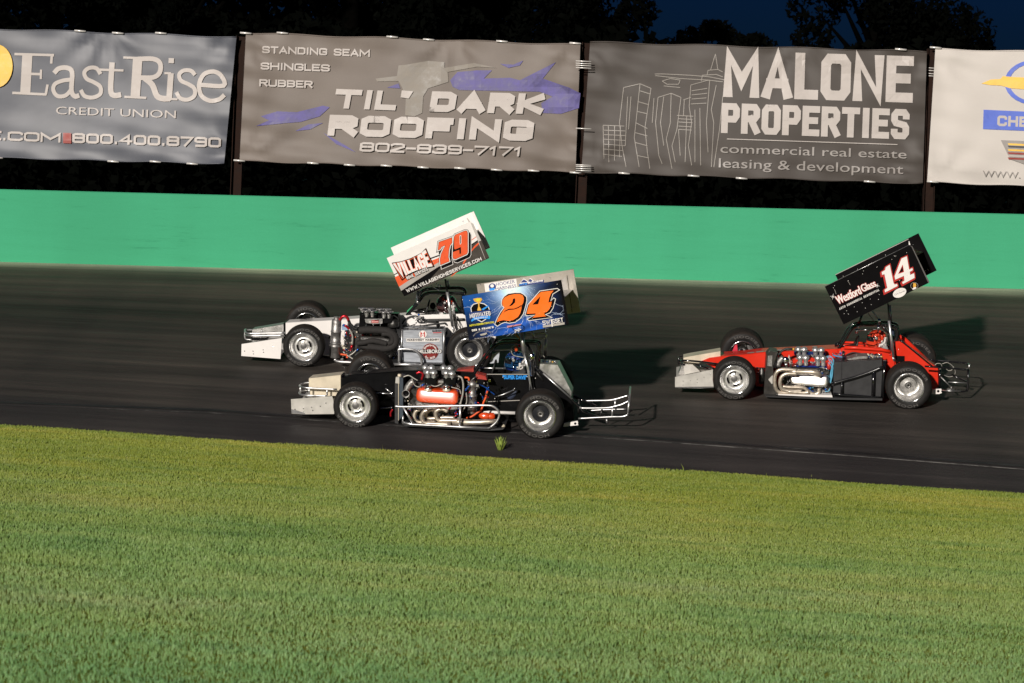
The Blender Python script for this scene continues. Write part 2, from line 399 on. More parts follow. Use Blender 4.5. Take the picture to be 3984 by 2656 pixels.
# race track
tm=bpy.data.materials.new('track_asphalt');t,b,N,K=nodes(tm)
uvn=N('ShaderNodeUVMap').outputs[0]
sp=N('ShaderNodeSeparateXYZ');K(uvn,sp.inputs[0])
n1=noise(N,K,uvn,1,5,.6,(.12,2.2,1));n2=noise(N,K,uvn,1,6,.7,(.6,9,1));n3=noise(N,K,uvn,160,4,.8);n4=noise(N,K,uvn,.5,4,.5)
base=ramp(N,K,sp.outputs[1],[(0,(.052,.047,.047)),(.12,(.047,.043,.043)),(.15,(.060,.053,.049)),(.30,(.052,.046,.042)),(.42,(.058,.051,.045)),(.55,(.040,.035,.031)),(.66,(.034,.029,.025)),(.74,(.056,.044,.039)),(.88,(.070,.054,.047)),(.93,(.076,.060,.050)),(.955,(.11,.10,.08)),(.968,(.24,.235,.18)),(1,(.42,.42,.32))])
cc=mix(N,K,base,ramp(N,K,n1,[(.3,(.62,.62,.62)),(.5,(1,1,1)),(.7,(1.45,1.43,1.38))]),1,'MULTIPLY')
cc=mix(N,K,cc,ramp(N,K,n2,[(.3,(.72,.72,.72)),(.55,(1,1,1)),(.75,(1.5,1.47,1.42))]),1,'MULTIPLY')
cc=mix(N,K,cc,ramp(N,K,n3,[(.3,(.55,.55,.55)),(.5,(1,1,1)),(.72,(1.6,1.6,1.58))]),1,'MULTIPLY')
cc=mix(N,K,cc,ramp(N,K,n4,[(.35,(.80,.80,.82)),(.65,(1.25,1.22,1.18))]),1,'MULTIPLY')
K(cc,b.inputs['Base Color']);b.inputs['Roughness'].default_value=.55;b.inputs['Specular IOR Level'].default_value=.1
K(ramp(N,K,n2,[(.3,(.5,.5,.5)),(.7,(.75,.75,.75))]),b.inputs['Roughness'])
bp=N('ShaderNodeBump');bp.inputs['Distance'].default_value=.004;K(n3,bp.inputs['Height']);K(bp.outputs[0],b.inputs['Normal'])
xt=[-60+i*1.0 for i in range(121)]
tv=[0,.05,.1,.15,.2,.3,.4,.5,.6,.7,.8,.9,.96,1.0]
def trk(x,v):
    y=gy(x)+(wy(x)-gy(x))*v;return (x,y,zt(x,y))
# the UV's second axis runs 0..1 from grass to wall, the first is metres along the track
grid('track',xt,tv,trk,tm,uv=lambda u,v:(u,v))
for n_ in t.nodes:
    if n_.type=='MAPPING' and n_.inputs['Scale'].default_value[1]>2:n_.inputs['Scale'].default_value[1]*=12
# joint of the apron: white paint rubbed thin beside a tarred seam
seam=[(-900,1540),(0,1577),(811,1607),(1480,1655),(1977,1684),(2508,1716),(3323,1776),(3984,1828),(4700,1885)]
def ribbon(name,pts,wd,m,off,lift,kind='structure'):
    P3=[]
    for i in range(len(pts)-1):
        for k in range(12):
            a=k/12;P3.append(hit('F',pts[i][0]+(pts[i+1][0]-pts[i][0])*a,pts[i][1]+(pts[i+1][1]-pts[i][1])*a))
    mb=MB();V=[]
    for p in P3:
        V+=[Vector((p.x,p.y+off,zt(p.x,p.y+off)+lift)),Vector((p.x,p.y+off+wd,zt(p.x,p.y+off+wd)+lift))]
    mb.noflip=True
    mb.add(V,[(2*i,2*i+2,2*i+3,2*i+1) for i in range(len(P3)-1)],m);o=mb.build(name);o['kind']=kind;return o
lm=bpy.data.materials.new('worn_line_paint');t,b,N,K=nodes(lm);tc=N('ShaderNodeTexCoord').outputs['Object']
sx_=N('ShaderNodeSeparateXYZ');K(tc,sx_.inputs[0]);mr=N('ShaderNodeMapRange');mr.inputs[1].default_value=-6;mr.inputs[2].default_value=4;mr.inputs[3].default_value=-.14;mr.inputs[4].default_value=.04;K(sx_.outputs[0],mr.inputs[0])
ad=N('ShaderNodeMath');ad.operation='ADD';K(mr.outputs[0],ad.inputs[0]);K(noise(N,K,tc,2.5,6,.75),ad.inputs[1])
K(ramp(N,K,ad.outputs[0],[(.42,(.035,.035,.034)),(.62,(.27,.26,.24))]),b.inputs['Base Color']);b.inputs['Roughness'].default_value=.8
tar=M('tar_seam',(.008,.008,.008),.5,var=.3,scale=3,bump=.002)
ribbon('track_line',seam,.04,lm,0,.004)
ribbon('track_seam',seam,.10,tar,.13,.004)

# embankment behind the wall, rising under the trees; the unlit night is put into its colour
em=M('night_black_bank',(.0016,.0018,.0015),1,var=.5,scale=2,bump=.05,spec=0)
def bank(x,k):
    xc=max(-60,min(60,x));d=[.28,1.2,6,25,60,150,800][k];h=[-.6,-.5,-.3,1.2,2.2,3,3.5][k]
    return (x*(1+.0*k),wy(xc)+d,wz(xc)+h)
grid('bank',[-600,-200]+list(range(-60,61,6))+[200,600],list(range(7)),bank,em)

# green concrete wall
wm=bpy.data.materials.new('green_wall_paint');t,b,N,K=nodes(wm);tc=N('ShaderNodeTexCoord').outputs['Object']
a1=noise(N,K,tc,.5,4,.5,(1,1,.2));a2=noise(N,K,tc,2.2,7,.75,(.25,1,3.2));a3=noise(N,K,tc,90,3,.8)
cc=mix(N,K,(.052,.345,.178),ramp(N,K,a1,[(.35,(.93,.93,.93)),(.65,(1.08,1.07,1.09))]),1,'MULTIPLY')
cc=mix(N,K,cc,ramp(N,K,a2,[(.27,(.55,.64,.64)),(.40,(.97,.97,.97)),(.8,(1.05,1.03,1.05))]),1,'MULTIPLY')
cc=mix(N,K,cc,ramp(N,K,a3,[(.3,(.93,.93,.93)),(.7,(1.06,1.06,1.06))]),1,'MULTIPLY')
K(cc,b.inputs['Base Color']);b.inputs['Roughness'].default_value=.75;b.inputs['Specular IOR Level'].default_value=.12
bp=N('ShaderNodeBump');bp.inputs['Distance'].default_value=.006;K(a2,bp.inputs['Height']);K(bp.outputs[0],b.inputs['Normal'])
mb=MB();wallx=[-60+i*1.5 for i in range(81)]
WT=[(-800,712),(0,735),(1400,771),(2700,802),(3984,832),(4800,850)]
def wallh(x):
    # height of the coping traced along the picture
    px=CX+x/wy(x)*F*1.0;py=np.interp(px,[q[0] for q in WT],[q[1] for q in WT]);p=P('F',px,py,wy(x));return p.z if -9.5<x<9.5 else None
prof=[]
for x in wallx:
    xx=max(-9,min(9,x));h=wallh(xx)-wz(xx);prof.append((x,h))
V=[];n=len(prof)
for x,h in prof:
    y=wy(x);z=wz(x);V+=[(x,y,z-.7),(x,y,z+h-.02),(x,y+.02,z+h),(x,y+.26,z+h),(x,y+.28,z+h-.02),(x,y+.28,z-.9)]
mb.add(V,[(i*6+k,(i+1)*6+k,(i+1)*6+k+1,i*6+k+1) for i in range(n-1) for k in range(5)],wm)
wl=mb.build('concrete_wall');tag(wl,'long green painted concrete wall along the outside of the track','wall')

# ---------------------------------------------------------------- banners
bn_mats={}
def vinyl(name,col,sheen=.38,var=.12):
    m=bpy.data.materials.new(name);t,b,N,K=nodes(m);tc=N('ShaderNodeTexCoord').outputs['Object']
    n1=noise(N,K,tc,.8,5,.6);n2=noise(N,K,tc,.8,3,.5,(1,1,1.3))
    K(mix(N,K,col,ramp(N,K,n1,[(.3,(1-var,)*3),(.7,(1+var,)*3)]),1,'MULTIPLY'),b.inputs['Base Color'])
    b.inputs['Roughness'].default_value=sheen+.12;b.inputs['Specular IOR Level'].default_value=.5
    bp=N('ShaderNodeBump');bp.inputs['Distance'].default_value=.022;bp.inputs['Strength'].default_value=.6;K(n2,bp.inputs['Height']);K(bp.outputs[0],b.inputs['Normal'])
    return m
BY=lambda x:49.55-.06*x
def wr(px,py,c,k):
    # depth wrinkles of the cloth, stronger near edges and corners; c: corner list, k: seed
    (x0,y0),(x1,_),(_,y2),_=c
    u=(px-x0)/(x1-x0);v=(py-y0)/(y2-y0)
    e=math.exp(-max(0,min(u,1-u))*9)+math.exp(-max(0,min(v,1-v))*7)
    d=.03*math.sin(u*5+v*3.1+k)+.008*math.sin(u*19-v*8+k*2)+.006*math.sin(u*5+v*13+k*3)
    d+=e*(.008*math.sin(u*46+v*11+k)+.018*math.sin(u*17-v*31+k*1.7))
    for a,b in ((0,0),(1,0),(0,1),(1,1),(.62,0)):
        dx,dy=(u-a)*2.6,(v-b);q=math.hypot(dx,dy);d+=.03*math.sin(math.atan2(dy,dx)*9+k+a*3)*math.exp(-q*3.2)*min(1,q*7)
    return d
def bmapper(c,k):
    def fn(px,py,l=0,crop='F'):
        o=CR[crop];X=o[0]+px*o[2];Y=o[1]+py*o[2]
        x=(X-CX)/F*49.5;return P('F',X,Y,BY(x)-l-wr(X,Y,c,k))
    return fn
def bis(V,F_,step=26):
    bm=bmesh.new();vv=[bm.verts.new((x,y,0)) for x,y in V]
    for f in F_:
        try:bm.faces.new([vv[i] for i in f])
        except ValueError:pass
    xs=[v.co.x for v in bm.verts];ys=[v.co.y for v in bm.verts]
    for ax,lo,hi in ((0,min(xs),max(xs)),(1,min(ys),max(ys))):
        q=math.ceil(lo/step)*step
        while q<hi:
            co=(q,0,0) if ax==0 else (0,q,0);no=(1,0,0) if ax==0 else (0,1,0)
            bmesh.ops.bisect_plane(bm,geom=bm.verts[:]+bm.edges[:]+bm.faces[:],plane_co=co,plane_no=no);q+=step
    bm.verts.index_update();o=[(v.co.x,v.co.y) for v in bm.verts],[tuple(v.index for v in f.verts) for f in bm.faces];bm.free();return o
class BD:
    def __init__(s,crop,fn):s.c=crop;s.fn=fn;s.mb=MB();s.l=.013;s.mb.noflip=False
    def full(s,p):o=CR[s.c];return (o[0]+p[0]*o[2],o[1]+p[1]*o[2])
    def put(s,V,Fc,m,l=None):
        V,Fc=bis([s.full(p) for p in V],Fc);s.l+=.0006;l=l or s.l
        s.mb.add([s.fn(x,y,l) for x,y in V],Fc,m)
    def text(s,t,p0,p1,h,m,**k):V,f=text2d(t,p0,p1,h,**k);s.put(V,f,m)
    def block(s,tt,p0,p1,h,m,**k):
        for V,f in block2d(tt,p0,p1,h,**k):s.put(V,f,m)
    def poly(s,pts,m):s.put(pts,[tuple(range(len(pts)))],m)
    def line(s,pts,w,m):
        s.l+=.00002
        for a,b in zip(pts,pts[1:]):
            d=math.hypot(b[0]-a[0],b[1]-a[1]) or 1;nx,ny=-(b[1]-a[1])/d*w/2,(b[0]-a[0])/d*w/2
            V=[s.full(p) for p in ((a[0]+nx,a[1]+ny),(b[0]+nx,b[1]+ny),(b[0]-nx,b[1]-ny),(a[0]-nx,a[1]-ny))]
            V,Fc=bis(V,[(0,1,2,3)]);s.mb.add([s.fn(x,y,s.l) for x,y in V],Fc,m)
    def disc(s,c,rx,ry,m,a0=0,a1=360,inner=None):
        n=28;o=[(c[0]+rx*math.cos(R(a0+(a1-a0)*i/n)),c[1]+ry*math.sin(R(a0+(a1-a0)*i/n))) for i in range(n+1)]
        if inner:
            q=[(c[0]+rx*inner*math.cos(R(a0+(a1-a0)*i/n)),c[1]+ry*inner*math.sin(R(a0+(a1-a0)*i/n))) for i in range(n+1)]
            s.put(o+q,[(i,i+1,n+2+i,n+1+i) for i in range(n)],m)
        else:s.poly(o[:-1] if a1-a0==360 else o,m)
ltw=M('banner_white_print',(.48,.435,.41),.55,var=.06)
ltg=M('banner_grey_print',(.30,.275,.26),.5,var=.1)
ltp=M('banner_purple_print',(.105,.09,.26),.6,var=.4)
ltsk=M('banner_sketch_print',(.26,.235,.21),.5)
lty=M('banner_yellow_print',(.80,.50,.08),.5)
ltb=M('banner_blue_print',(.09,.15,.58),.5)
ltr=M('banner_red_print',(.30,.05,.04),.5)
ltd=M('banner_dark_print',(.05,.05,.06),.5)
ltt=M('banner_tan_print',(.215,.19,.162),.55,var=.25)
def banner(corners,mat,k,name='banner'):
    # corners in full pixels: TL TR BR BL
    TL,TR,BR,BL=corners;c=(TL,(TR[0],0),(0,BL[1]),0)
    fn=bmapper(c,k);mb=MB();nu,nv=64,26;V=[]
    for i in range(nu+1):
        for j in range(nv+1):
            a,b_=i/nu,j/nv
            sag=5*math.sin(a*math.pi*7+k)*(1 if j in(0,) else 0)+4*math.sin(a*math.pi*9+k*2)*(1 if j==nv else 0)
            x=(TL[0]*(1-a)+TR[0]*a)*(1-b_)+(BL[0]*(1-a)+BR[0]*a)*b_;y=(TL[1]*(1-a)+TR[1]*a)*(1-b_)+(BL[1]*(1-a)+BR[1]*a)*b_
            V.append(fn(x,y+sag*.6))
    mb.add(V,[(i*(nv+1)+j,(i+1)*(nv+1)+j,(i+1)*(nv+1)+j+1,i*(nv+1)+j+1) for i in range(nu) for j in range(nv)],mat,True)
    # rolled hems
    mb.tube([V[i*(nv+1)] for i in range(nu+1)],.012,mat,6);mb.tube([V[i*(nv+1)+nv] for i in range(nu+1)],.012,mat,6)
    root=empty(name,loc=P('F',(BL[0]+BR[0])/2,(BL[1]+BR[1])/2,BY(0)))
    off=root.location
    sh=mb.build('sheet');sh.parent=root;sh.location=-off
    return root,fn,off,V,nu,nv
def fin(bd,root,off,name='lettering'):
    o=bd.mb.build(name);o.parent=root;o.location=-off;return o
gro=M('bright_tie',(.85,.82,.78),.3,.3)
def ties(root,off,V,nu,nv,idx):
    for i,e in idx:
        p=Vector(V[i*(nv+1)+(0 if e==0 else nv)]);mb=MB();q=p-off;dz=.03 if e==0 else -.03
        mb.tube([q+Vector((-.10,-.03,dz*.3+.004)),q+Vector((0,-.045,dz*.3)),q+Vector((.10,-.03,dz*.3-.004))],.017,gro,8)
        o=mb.build('tie');o.parent=root
B1=[(-420,98),(920,144),(872,636),(-440,600)]
B2=[(957,128),(2258,174),(2239,668),(932,624)]
B3=[(2296,163),(3606,200),(3590,713),(2262,668)]
B4=[(3639,190),(4960,228),(4940,762),(3607,706)]
vm1=vinyl('slate_banner_vinyl',(.078,.084,.105),.36)
r_,fn,off,V,nu,nv=banner(B1,vm1,.3);tag(r_,'slate grey wrinkled banner reading EastRise Credit Union, leftmost above the green wall','banner','sponsor banners above the wall')
bd=BD('N1',fn)
# slab-serif name, stems drawn with serifs
def rib(pts,t):
    q=[Vector((a,b,0)) for a,b in pts];q=sm(q,4) if len(q)>2 else q;V,f=ribbon2d([(a.x,a.y) for a in q],t);bd.put(V,f,ltw)
rib([(152,300),(140,516)],56);rib([(80,299),(300,305)],14);rib([(288,300),(284,352)],14);rib([(150,408),(232,411)],14);rib([(228,385),(226,438)],12);rib([(68,514),(258,523)],14);rib([(254,522),(264,468)],14)
rib([(300,405),(325,380),(370,375),(400,400),(396,500),(415,533),(440,528)],26);rib([(400,440),(350,446),(305,465),(296,500),(320,532),(365,528),(398,492)],22)
rib([(558,410),(535,378),(495,376),(468,400),(480,435),(520,455),(556,480),(556,520),(515,540),(470,532),(448,498)],22)
rib([(622,345),(614,495),(632,528),(672,524)],30);rib([(540,385),(685,390)],13)
rib([(764,320),(750,535)],52);rib([(684,318),(790,322)],13);rib([(690,536),(812,542)],13);rib([(765,326),(850,326),(888,350),(886,400),(850,428),(770,430)],26);rib([(800,430),(845,470),(870,530),(905,546),(945,545)],32)
rib([(948,405),(938,545)],32);rib([(912,405),(950,406)],12);rib([(900,546),(985,550)],12);rib([(935,335),(965,336)],28)
rib([(1082,415),(1060,392),(1020,390),(994,412),(1004,446),(1045,466),(1078,490),(1078,530),(1040,552),(1000,544),(978,510)],22)
rib([(1115,470),(1240,474),(1228,420),(1185,396),(1130,412),(1104,470),(1118,530),(1165,558),(1215,550),(1245,525)],24)
bd.text('CREDIT UNION',(310,632),(975,655),42,ltw)
bd.block('E.COM',(-70,775),(335,790),52,ltw,t=12);bd.poly([(350,735),(395,737),(395,795),(350,793)],ltr)
bd.block('800.400.8790',(400,792),(1225,818),56,ltw,t=13)
bd.disc((-20,365),90,120,lty)
fin(bd,r_,off);ties(r_,off,V,nu,nv,[(int(64*f),e) for f,e in ((.56,0),(.67,0),(.79,0),(.33,1),(.68,1),(.80,1),(.91,1))])
vm2=vinyl('taupe_banner_vinyl',(.150,.122,.104),.46)
r_,fn,off,V,nu,nv=banner(B2,vm2,1.9);tag(r_,'taupe banner reading Til Dark Roofing with purple smears, between first and second posts','banner','sponsor banners above the wall')
bd=BD('N2',fn)
for q in ([(1335,300),(1380,250),(1500,240),(1590,240),(1540,290),(1700,285),(1760,300),(1980,190),(1900,290),(2060,345),(2130,380),(2120,470),(2010,505),(1900,500),(1890,440),(1960,400),(1880,370),(1390,360),(1350,340)],
 [(180,520),(280,490),(400,495),(560,455),(600,465),(540,520),(420,555),(350,560),(150,580),(230,545)],[(390,610),(470,570),(560,560),(480,600)],[(950,345),(1020,320),(1030,350)],[(560,620),(700,700),(760,740),(640,690)],[(1640,200),(1720,205),(1780,180),(1760,210),(1690,225)]):bd.poly(q,ltp)
bd.poly([(880,290),(1010,275),(1020,210),(1070,205),(1200,182),(1300,190),(1300,225),(1480,195),(1620,225),(1500,218),(1320,250),(1325,310),(1200,350),(1170,400),(1165,500),(1120,520),(1060,515),(1065,400),(1040,340),(1020,305),(890,308)],ltt)
bd.block('STANDING SEAM',(187,135),(845,158),44,ltw,t=10);bd.block('SHINGLES',(178,235),(600,248),44,ltw,t=10);bd.block('RUBBER',(170,337),(495,348),44,ltw,t=10)
bd.block('TIL',(620,470),(1000,485),118,ltw,t=34,shear=.14);bd.poly([(1040,362),(1110,368),(1082,412),(1033,404)],ltw)
bd.block('DARK',(1205,492),(1895,508),125,ltw,t=43,shear=.14)
bd.block('ROOFING',(585,638),(1835,672),128,ltw,t=42,shear=.1)
bd.block('802-839-7171',(780,735),(1770,765),58,ltw,t=13,shear=.1)
fin(bd,r_,off);ties(r_,off,V,nu,nv,[(int(64*f),e) for f,e in ((.01,0),(.11,0),(.44,0),(.55,0),(.77,0),(.99,0),(.0,1),(.22,1),(.33,1),(.44,1),(.55,1),(.66,1),(.78,1),(.89,1),(1,1))])
vm3=vinyl('charcoal_banner_vinyl',(.052,.042,.036),.48)
r_,fn,off,V,nu,nv=banner(B3,vm3,3.4);tag(r_,'charcoal banner reading Malone Properties with a sketched skyline, between second and third posts','banner','sponsor banners above the wall')
bd=BD('N3',fn)
sk=[[(230,575),(235,780)],[(230,575),(360,580)],[(235,605),(365,610)],[(235,632),(365,638)],[(235,660),(365,668)],[(232,690),(365,700)],[(230,720),(350,730)],[(230,752),(345,765)],[(262,580),(265,800)],[(300,580),(300,790)],[(335,580),(330,770)],
[(355,345),(330,560),(345,700),(370,830)],[(355,345),(455,322),(522,350),(485,590),(500,740),(515,840)],[(455,322),(430,560),(420,650),(450,830)],[(455,365),(520,385)],[(440,430),(510,450)],[(435,490),(500,505)],[(430,560),(500,595)],[(425,620),(500,640)],[(425,680),(500,700)],[(440,760),(510,775)],
[(565,405),(550,560),(570,760),(590,810)],[(565,405),(645,380),(705,405),(680,600),(650,700),(670,800)],[(645,380),(640,560),(615,660),(650,840)],[(600,400),(580,560),(600,700)],[(680,515),(780,520)],[(690,535),(775,540)],[(690,555),(775,560)],[(690,580),(770,585)],[(690,600),(770,605)],
[(765,330),(755,460),(770,560),(750,700),(770,820)],[(765,330),(870,300),(960,310)],[(830,305),(835,270),(920,265),(960,280)],[(865,265),(870,240),(930,235),(960,250)],[(885,240),(915,140),(930,235)],[(880,300),(860,560),(870,740)],[(920,330),(890,480),(905,560),(890,830)],[(960,400),(940,600),(905,830)],[(720,420),(765,405)],[(725,420),(720,520)],[(770,365),(865,350)],[(770,390),(865,380)],[(770,415),(860,408)],[(765,445),(860,440)],[(690,600),(700,760)],[(740,520),(730,800)],[(790,480),(790,800)],[(820,470),(825,820)],[(400,400),(385,600)],[(380,400),(365,700)],[(540,410),(530,560)],
[(545,262),(600,262),(760,270),(880,280),(980,300)],[(548,272),(700,290),(880,300)],[(590,305),(640,290),(700,300),(690,325),(620,325),(590,305)],[(600,335),(700,345)]]
for q in sk:bd.line(q,4.5,ltsk)
bd.block('MALONE',(960,402),(2118,438),284,ltw,t=60,gap=14)
bd.block('PROPERTIES',(948,622),(2095,662),184,ltw,t=41,gap=10)
bd.poly([(985,656),(2025,690),(2025,695),(985,661)],ltw)
bd.text('commercial real estate',(945,742),(2080,778),52,ltg,bold=.004);bd.text('leasing & development',(935,832),(2060,872),56,ltg,bold=.004)
fin(bd,r_,off);ties(r_,off,V,nu,nv,[(int(64*f),e) for f,e in ((.13,1),(.33,1),(.48,1),(.85,1),(.93,0))])
vm4=vinyl('white_banner_vinyl',(.56,.52,.485),.55,.03)
r_,fn,off,V,nu,nv=banner(B4,vm4,5.1);tag(r_,'smooth white banner with gold bow tie and crest emblems, rightmost above the green wall','banner','sponsor banners above the wall')
bd=BD('N4',fn)
bd.disc((1290,490),290,215,ltb,a0=0,a1=360,inner=.84)
bd.poly([(780,500),(870,462),(960,458),(985,430),(1110,440),(1250,445),(1250,470),(1700,480),(1640,545),(1250,530),(1250,560),(1050,545),(970,520),(860,515)],lty)
bd.poly([(800,750),(1900,800),(1900,980),(795,935)],ltb)
bd.block('CHEVROLET',(930,905),(1820,940),100,ltw,t=24)
bd.poly([(965,1040),(1500,1060),(1700,1070),(1560,1290),(1330,1320),(1050,1220)],ltg)
for i,(m,y) in enumerate(((lty,1070),(ltd,1092),(lty,1125),(ltr,1155),(ltw,1180),(ltr,1205))):bd.poly([(1030,y),(1600,y+25),(1600,y+42),(1040,y+18)],m)
bd.text('WWW.',(790,1390),(1150,1405),60,ltg,bold=0)
fin(bd,r_,off);ties(r_,off,V,nu,nv,[(1,1),(0,0)])
# posts carrying the banners
pm=M('rusty_post_steel',(.022,.012,.009),.8,.1,var=.4,spec=.1,scale=5,bump=.004)
def post(x1,y1,x2,y2,label):
    a=P('F',x1,y1,49.75-.06*((x1-CX)/F*49.5));b_=P('F',x2,y2,49.75-.06*((x1-CX)/F*49.5));d=(b_-a).normalized();a=a-d*((a.z-1.4)/d.z)
    mb=MB();q=d.to_track_quat('Z','Y').to_matrix();L_=(b_-a).length
    for yy,th,wd in ((-.09,.014,.18),(.09,.014,.18)):mb.box((a+b_)/2+q@Vector((0,yy,0))-a,(wd,th,L_),pm,q)
    mb.box((a+b_)/2-a,(.012,.166,L_-.02),pm,q)
    mb.box((0,0,.02),(.34,.34,.03),gmet)
    o=mb.build('steel_post');o.location=a;tag(o,label,'post','steel posts behind the wall')
post(918,745,942,140,'rusty steel post between the slate and taupe banners')
post(2258,790,2286,165,'rusty steel post between the taupe and charcoal banners')
post(3610,820,3628,190,'rusty steel post between the charcoal and white banners')
# short ties across the gaps, hooked round the posts
def gap(root_label,a,b,ys):
    for y in ys:
        pa=P('F',a[0]+(b[0]-a[0])*0,y,49.45);pb=P('F',b[0],y+3,49.45)
        yield pa,pb
for (xa,xb,ys,gl) in ((2240,2300,(236,245,253,262,498,640,646,654,662),'taupe and charcoal'),(3596,3640,(262,272,284,293),'charcoal and white')):
    for y in ys:
        mb=MB();p0=P('F',xa,y,49.3);mb.tube([Vector((0,0,0)),P('F',xb,y+3,49.3)-p0],.009,gro,6)
        o=mb.build('lashing');o.location=p0;tag(o,'%s pale cord lashing down the gap between the %s banners'%(['topmost','second','third','fourth','fifth','sixth','seventh','eighth','ninth'][ys.index(y)],gl),'lashing','cord lashings between the %s banners'%gl)

# ---------------------------------------------------------------- trees
fol=M('night_black_foliage',(.0016,.0019,.0015),1,var=.5,scale=1.5,spec=0)  # beyond the floodlight's reach: night darkness put into leaf and bark colour
bark=M('night_black_bark',(.0015,.0014,.0012),1,var=.4,bump=.01,spec=0)
def tree_mesh(h,wid,n,seed,conifer=False):
    rg=np.random.default_rng(seed);V=[];cl=[]
    for i in range(90 if not conifer else 120):
        if conifer:
            t_=rg.uniform(.12,1);rad=wid*(1-t_)*rg.uniform(.5,1.05);a=rg.uniform(0,6.283);cl.append((math.cos(a)*rad,math.sin(a)*rad,t_*h,wid*.22*(1.15-t_)))
        else:
            t_=rg.uniform(.15,1);rad=wid*math.sqrt(max(0,1-((t_-.55)/.52)**2))*rg.uniform(.2,1.02);a=rg.uniform(0,6.283);cl.append((math.cos(a)*rad,math.sin(a)*rad,t_*h*.97,wid*rg.uniform(.14,.3)))
    cl=np.array(cl);idx=rg.integers(0,len(cl),n);c=cl[idx];o=rg.normal(0,1,(n,3));o/=np.linalg.norm(o,axis=1)[:,None];o*=(rg.uniform(.3,1,n)**.5)[:,None]
    ctr=c[:,:3]+o*c[:,3:4]*np.array([1,1,.75]);s_=rg.uniform(.08,.17,n)[:,None]
    d1=rg.normal(0,1,(n,3));d1/=np.linalg.norm(d1,axis=1)[:,None];d2=np.cross(d1,rg.normal(0,1,(n,3)));d2/=np.linalg.norm(d2,axis=1)[:,None]
    V=np.stack([ctr-d1*s_,ctr+d2*s_*.5,ctr+d1*s_,ctr-d2*s_*.5],1).reshape(-1,3)
    me=bpy.data.meshes.new('crown');me.vertices.add(4*n);me.vertices.foreach_set('co',V.astype('f').ravel());me.loops.add(4*n);me.loops.foreach_set('vertex_index',np.arange(4*n,dtype='i'));me.polygons.add(n);me.polygons.foreach_set('loop_start',np.arange(0,4*n,4,dtype='i'));me.polygons.foreach_set('loop_total',np.full(n,4,dtype='i'));me.update();me.validate();me.materials.append(fol)
    mb=MB();top=h*.8
    mb.tube([(0,0,-1),(0,0,1),(.1,.05,h*.4),(0,.1,top)],[h*.028,h*.022,h*.014,h*.004],bark,8)
    for i in range(0,26):
        q=cl[i];mb.tube([(0,0,max(.5,q[2]*.7)),(q[0]*.5,q[1]*.5,q[2]*.85),(q[0],q[1],q[2])],[h*.008,h*.005,.01],bark,5)
    tk=mb.build('trunk');tkm=tk.data;bpy.data.objects.remove(tk)
    return me,tkm
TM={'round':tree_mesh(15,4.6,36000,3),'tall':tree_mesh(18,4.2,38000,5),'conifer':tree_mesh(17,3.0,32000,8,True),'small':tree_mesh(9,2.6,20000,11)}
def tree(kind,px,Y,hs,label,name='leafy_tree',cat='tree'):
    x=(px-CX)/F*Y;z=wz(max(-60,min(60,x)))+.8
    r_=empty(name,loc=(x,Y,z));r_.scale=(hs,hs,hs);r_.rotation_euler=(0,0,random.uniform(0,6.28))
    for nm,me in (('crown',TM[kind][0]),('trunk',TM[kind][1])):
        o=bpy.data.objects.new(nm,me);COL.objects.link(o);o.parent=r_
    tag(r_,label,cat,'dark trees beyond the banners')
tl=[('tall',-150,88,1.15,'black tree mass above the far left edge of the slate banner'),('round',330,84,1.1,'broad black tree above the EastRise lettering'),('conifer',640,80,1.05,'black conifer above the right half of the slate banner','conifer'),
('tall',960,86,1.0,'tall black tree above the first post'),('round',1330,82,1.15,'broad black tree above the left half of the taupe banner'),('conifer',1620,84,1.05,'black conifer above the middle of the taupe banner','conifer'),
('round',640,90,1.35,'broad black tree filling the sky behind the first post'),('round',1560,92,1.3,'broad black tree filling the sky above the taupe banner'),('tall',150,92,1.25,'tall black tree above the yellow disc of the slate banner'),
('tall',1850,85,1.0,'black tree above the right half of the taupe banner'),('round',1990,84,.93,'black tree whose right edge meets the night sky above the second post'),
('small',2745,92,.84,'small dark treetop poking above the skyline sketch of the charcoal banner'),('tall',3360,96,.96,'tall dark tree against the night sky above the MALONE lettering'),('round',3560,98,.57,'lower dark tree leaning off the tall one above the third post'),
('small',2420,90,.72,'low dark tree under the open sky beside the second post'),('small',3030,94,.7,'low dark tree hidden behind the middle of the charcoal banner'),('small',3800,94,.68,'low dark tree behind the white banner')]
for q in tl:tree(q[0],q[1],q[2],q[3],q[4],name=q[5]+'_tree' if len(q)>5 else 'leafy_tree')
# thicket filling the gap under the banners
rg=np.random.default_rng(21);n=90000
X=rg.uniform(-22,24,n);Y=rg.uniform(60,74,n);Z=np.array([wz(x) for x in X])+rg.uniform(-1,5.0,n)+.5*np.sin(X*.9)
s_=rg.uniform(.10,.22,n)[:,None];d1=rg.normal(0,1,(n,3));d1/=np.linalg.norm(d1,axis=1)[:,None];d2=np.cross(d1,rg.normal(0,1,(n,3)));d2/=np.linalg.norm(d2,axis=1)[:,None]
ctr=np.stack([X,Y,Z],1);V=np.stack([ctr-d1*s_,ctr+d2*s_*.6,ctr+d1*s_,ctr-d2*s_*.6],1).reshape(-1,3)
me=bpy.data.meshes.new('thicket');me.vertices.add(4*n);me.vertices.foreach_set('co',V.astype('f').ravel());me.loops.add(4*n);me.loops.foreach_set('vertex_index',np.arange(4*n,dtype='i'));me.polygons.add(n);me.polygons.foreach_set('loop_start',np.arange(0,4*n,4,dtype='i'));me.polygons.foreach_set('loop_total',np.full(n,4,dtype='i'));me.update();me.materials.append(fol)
o=bpy.data.objects.new('thicket',me);COL.objects.link(o);tag(o,'unlit scrub thicket behind the wall, seen under the banners','thicket',kind='stuff')

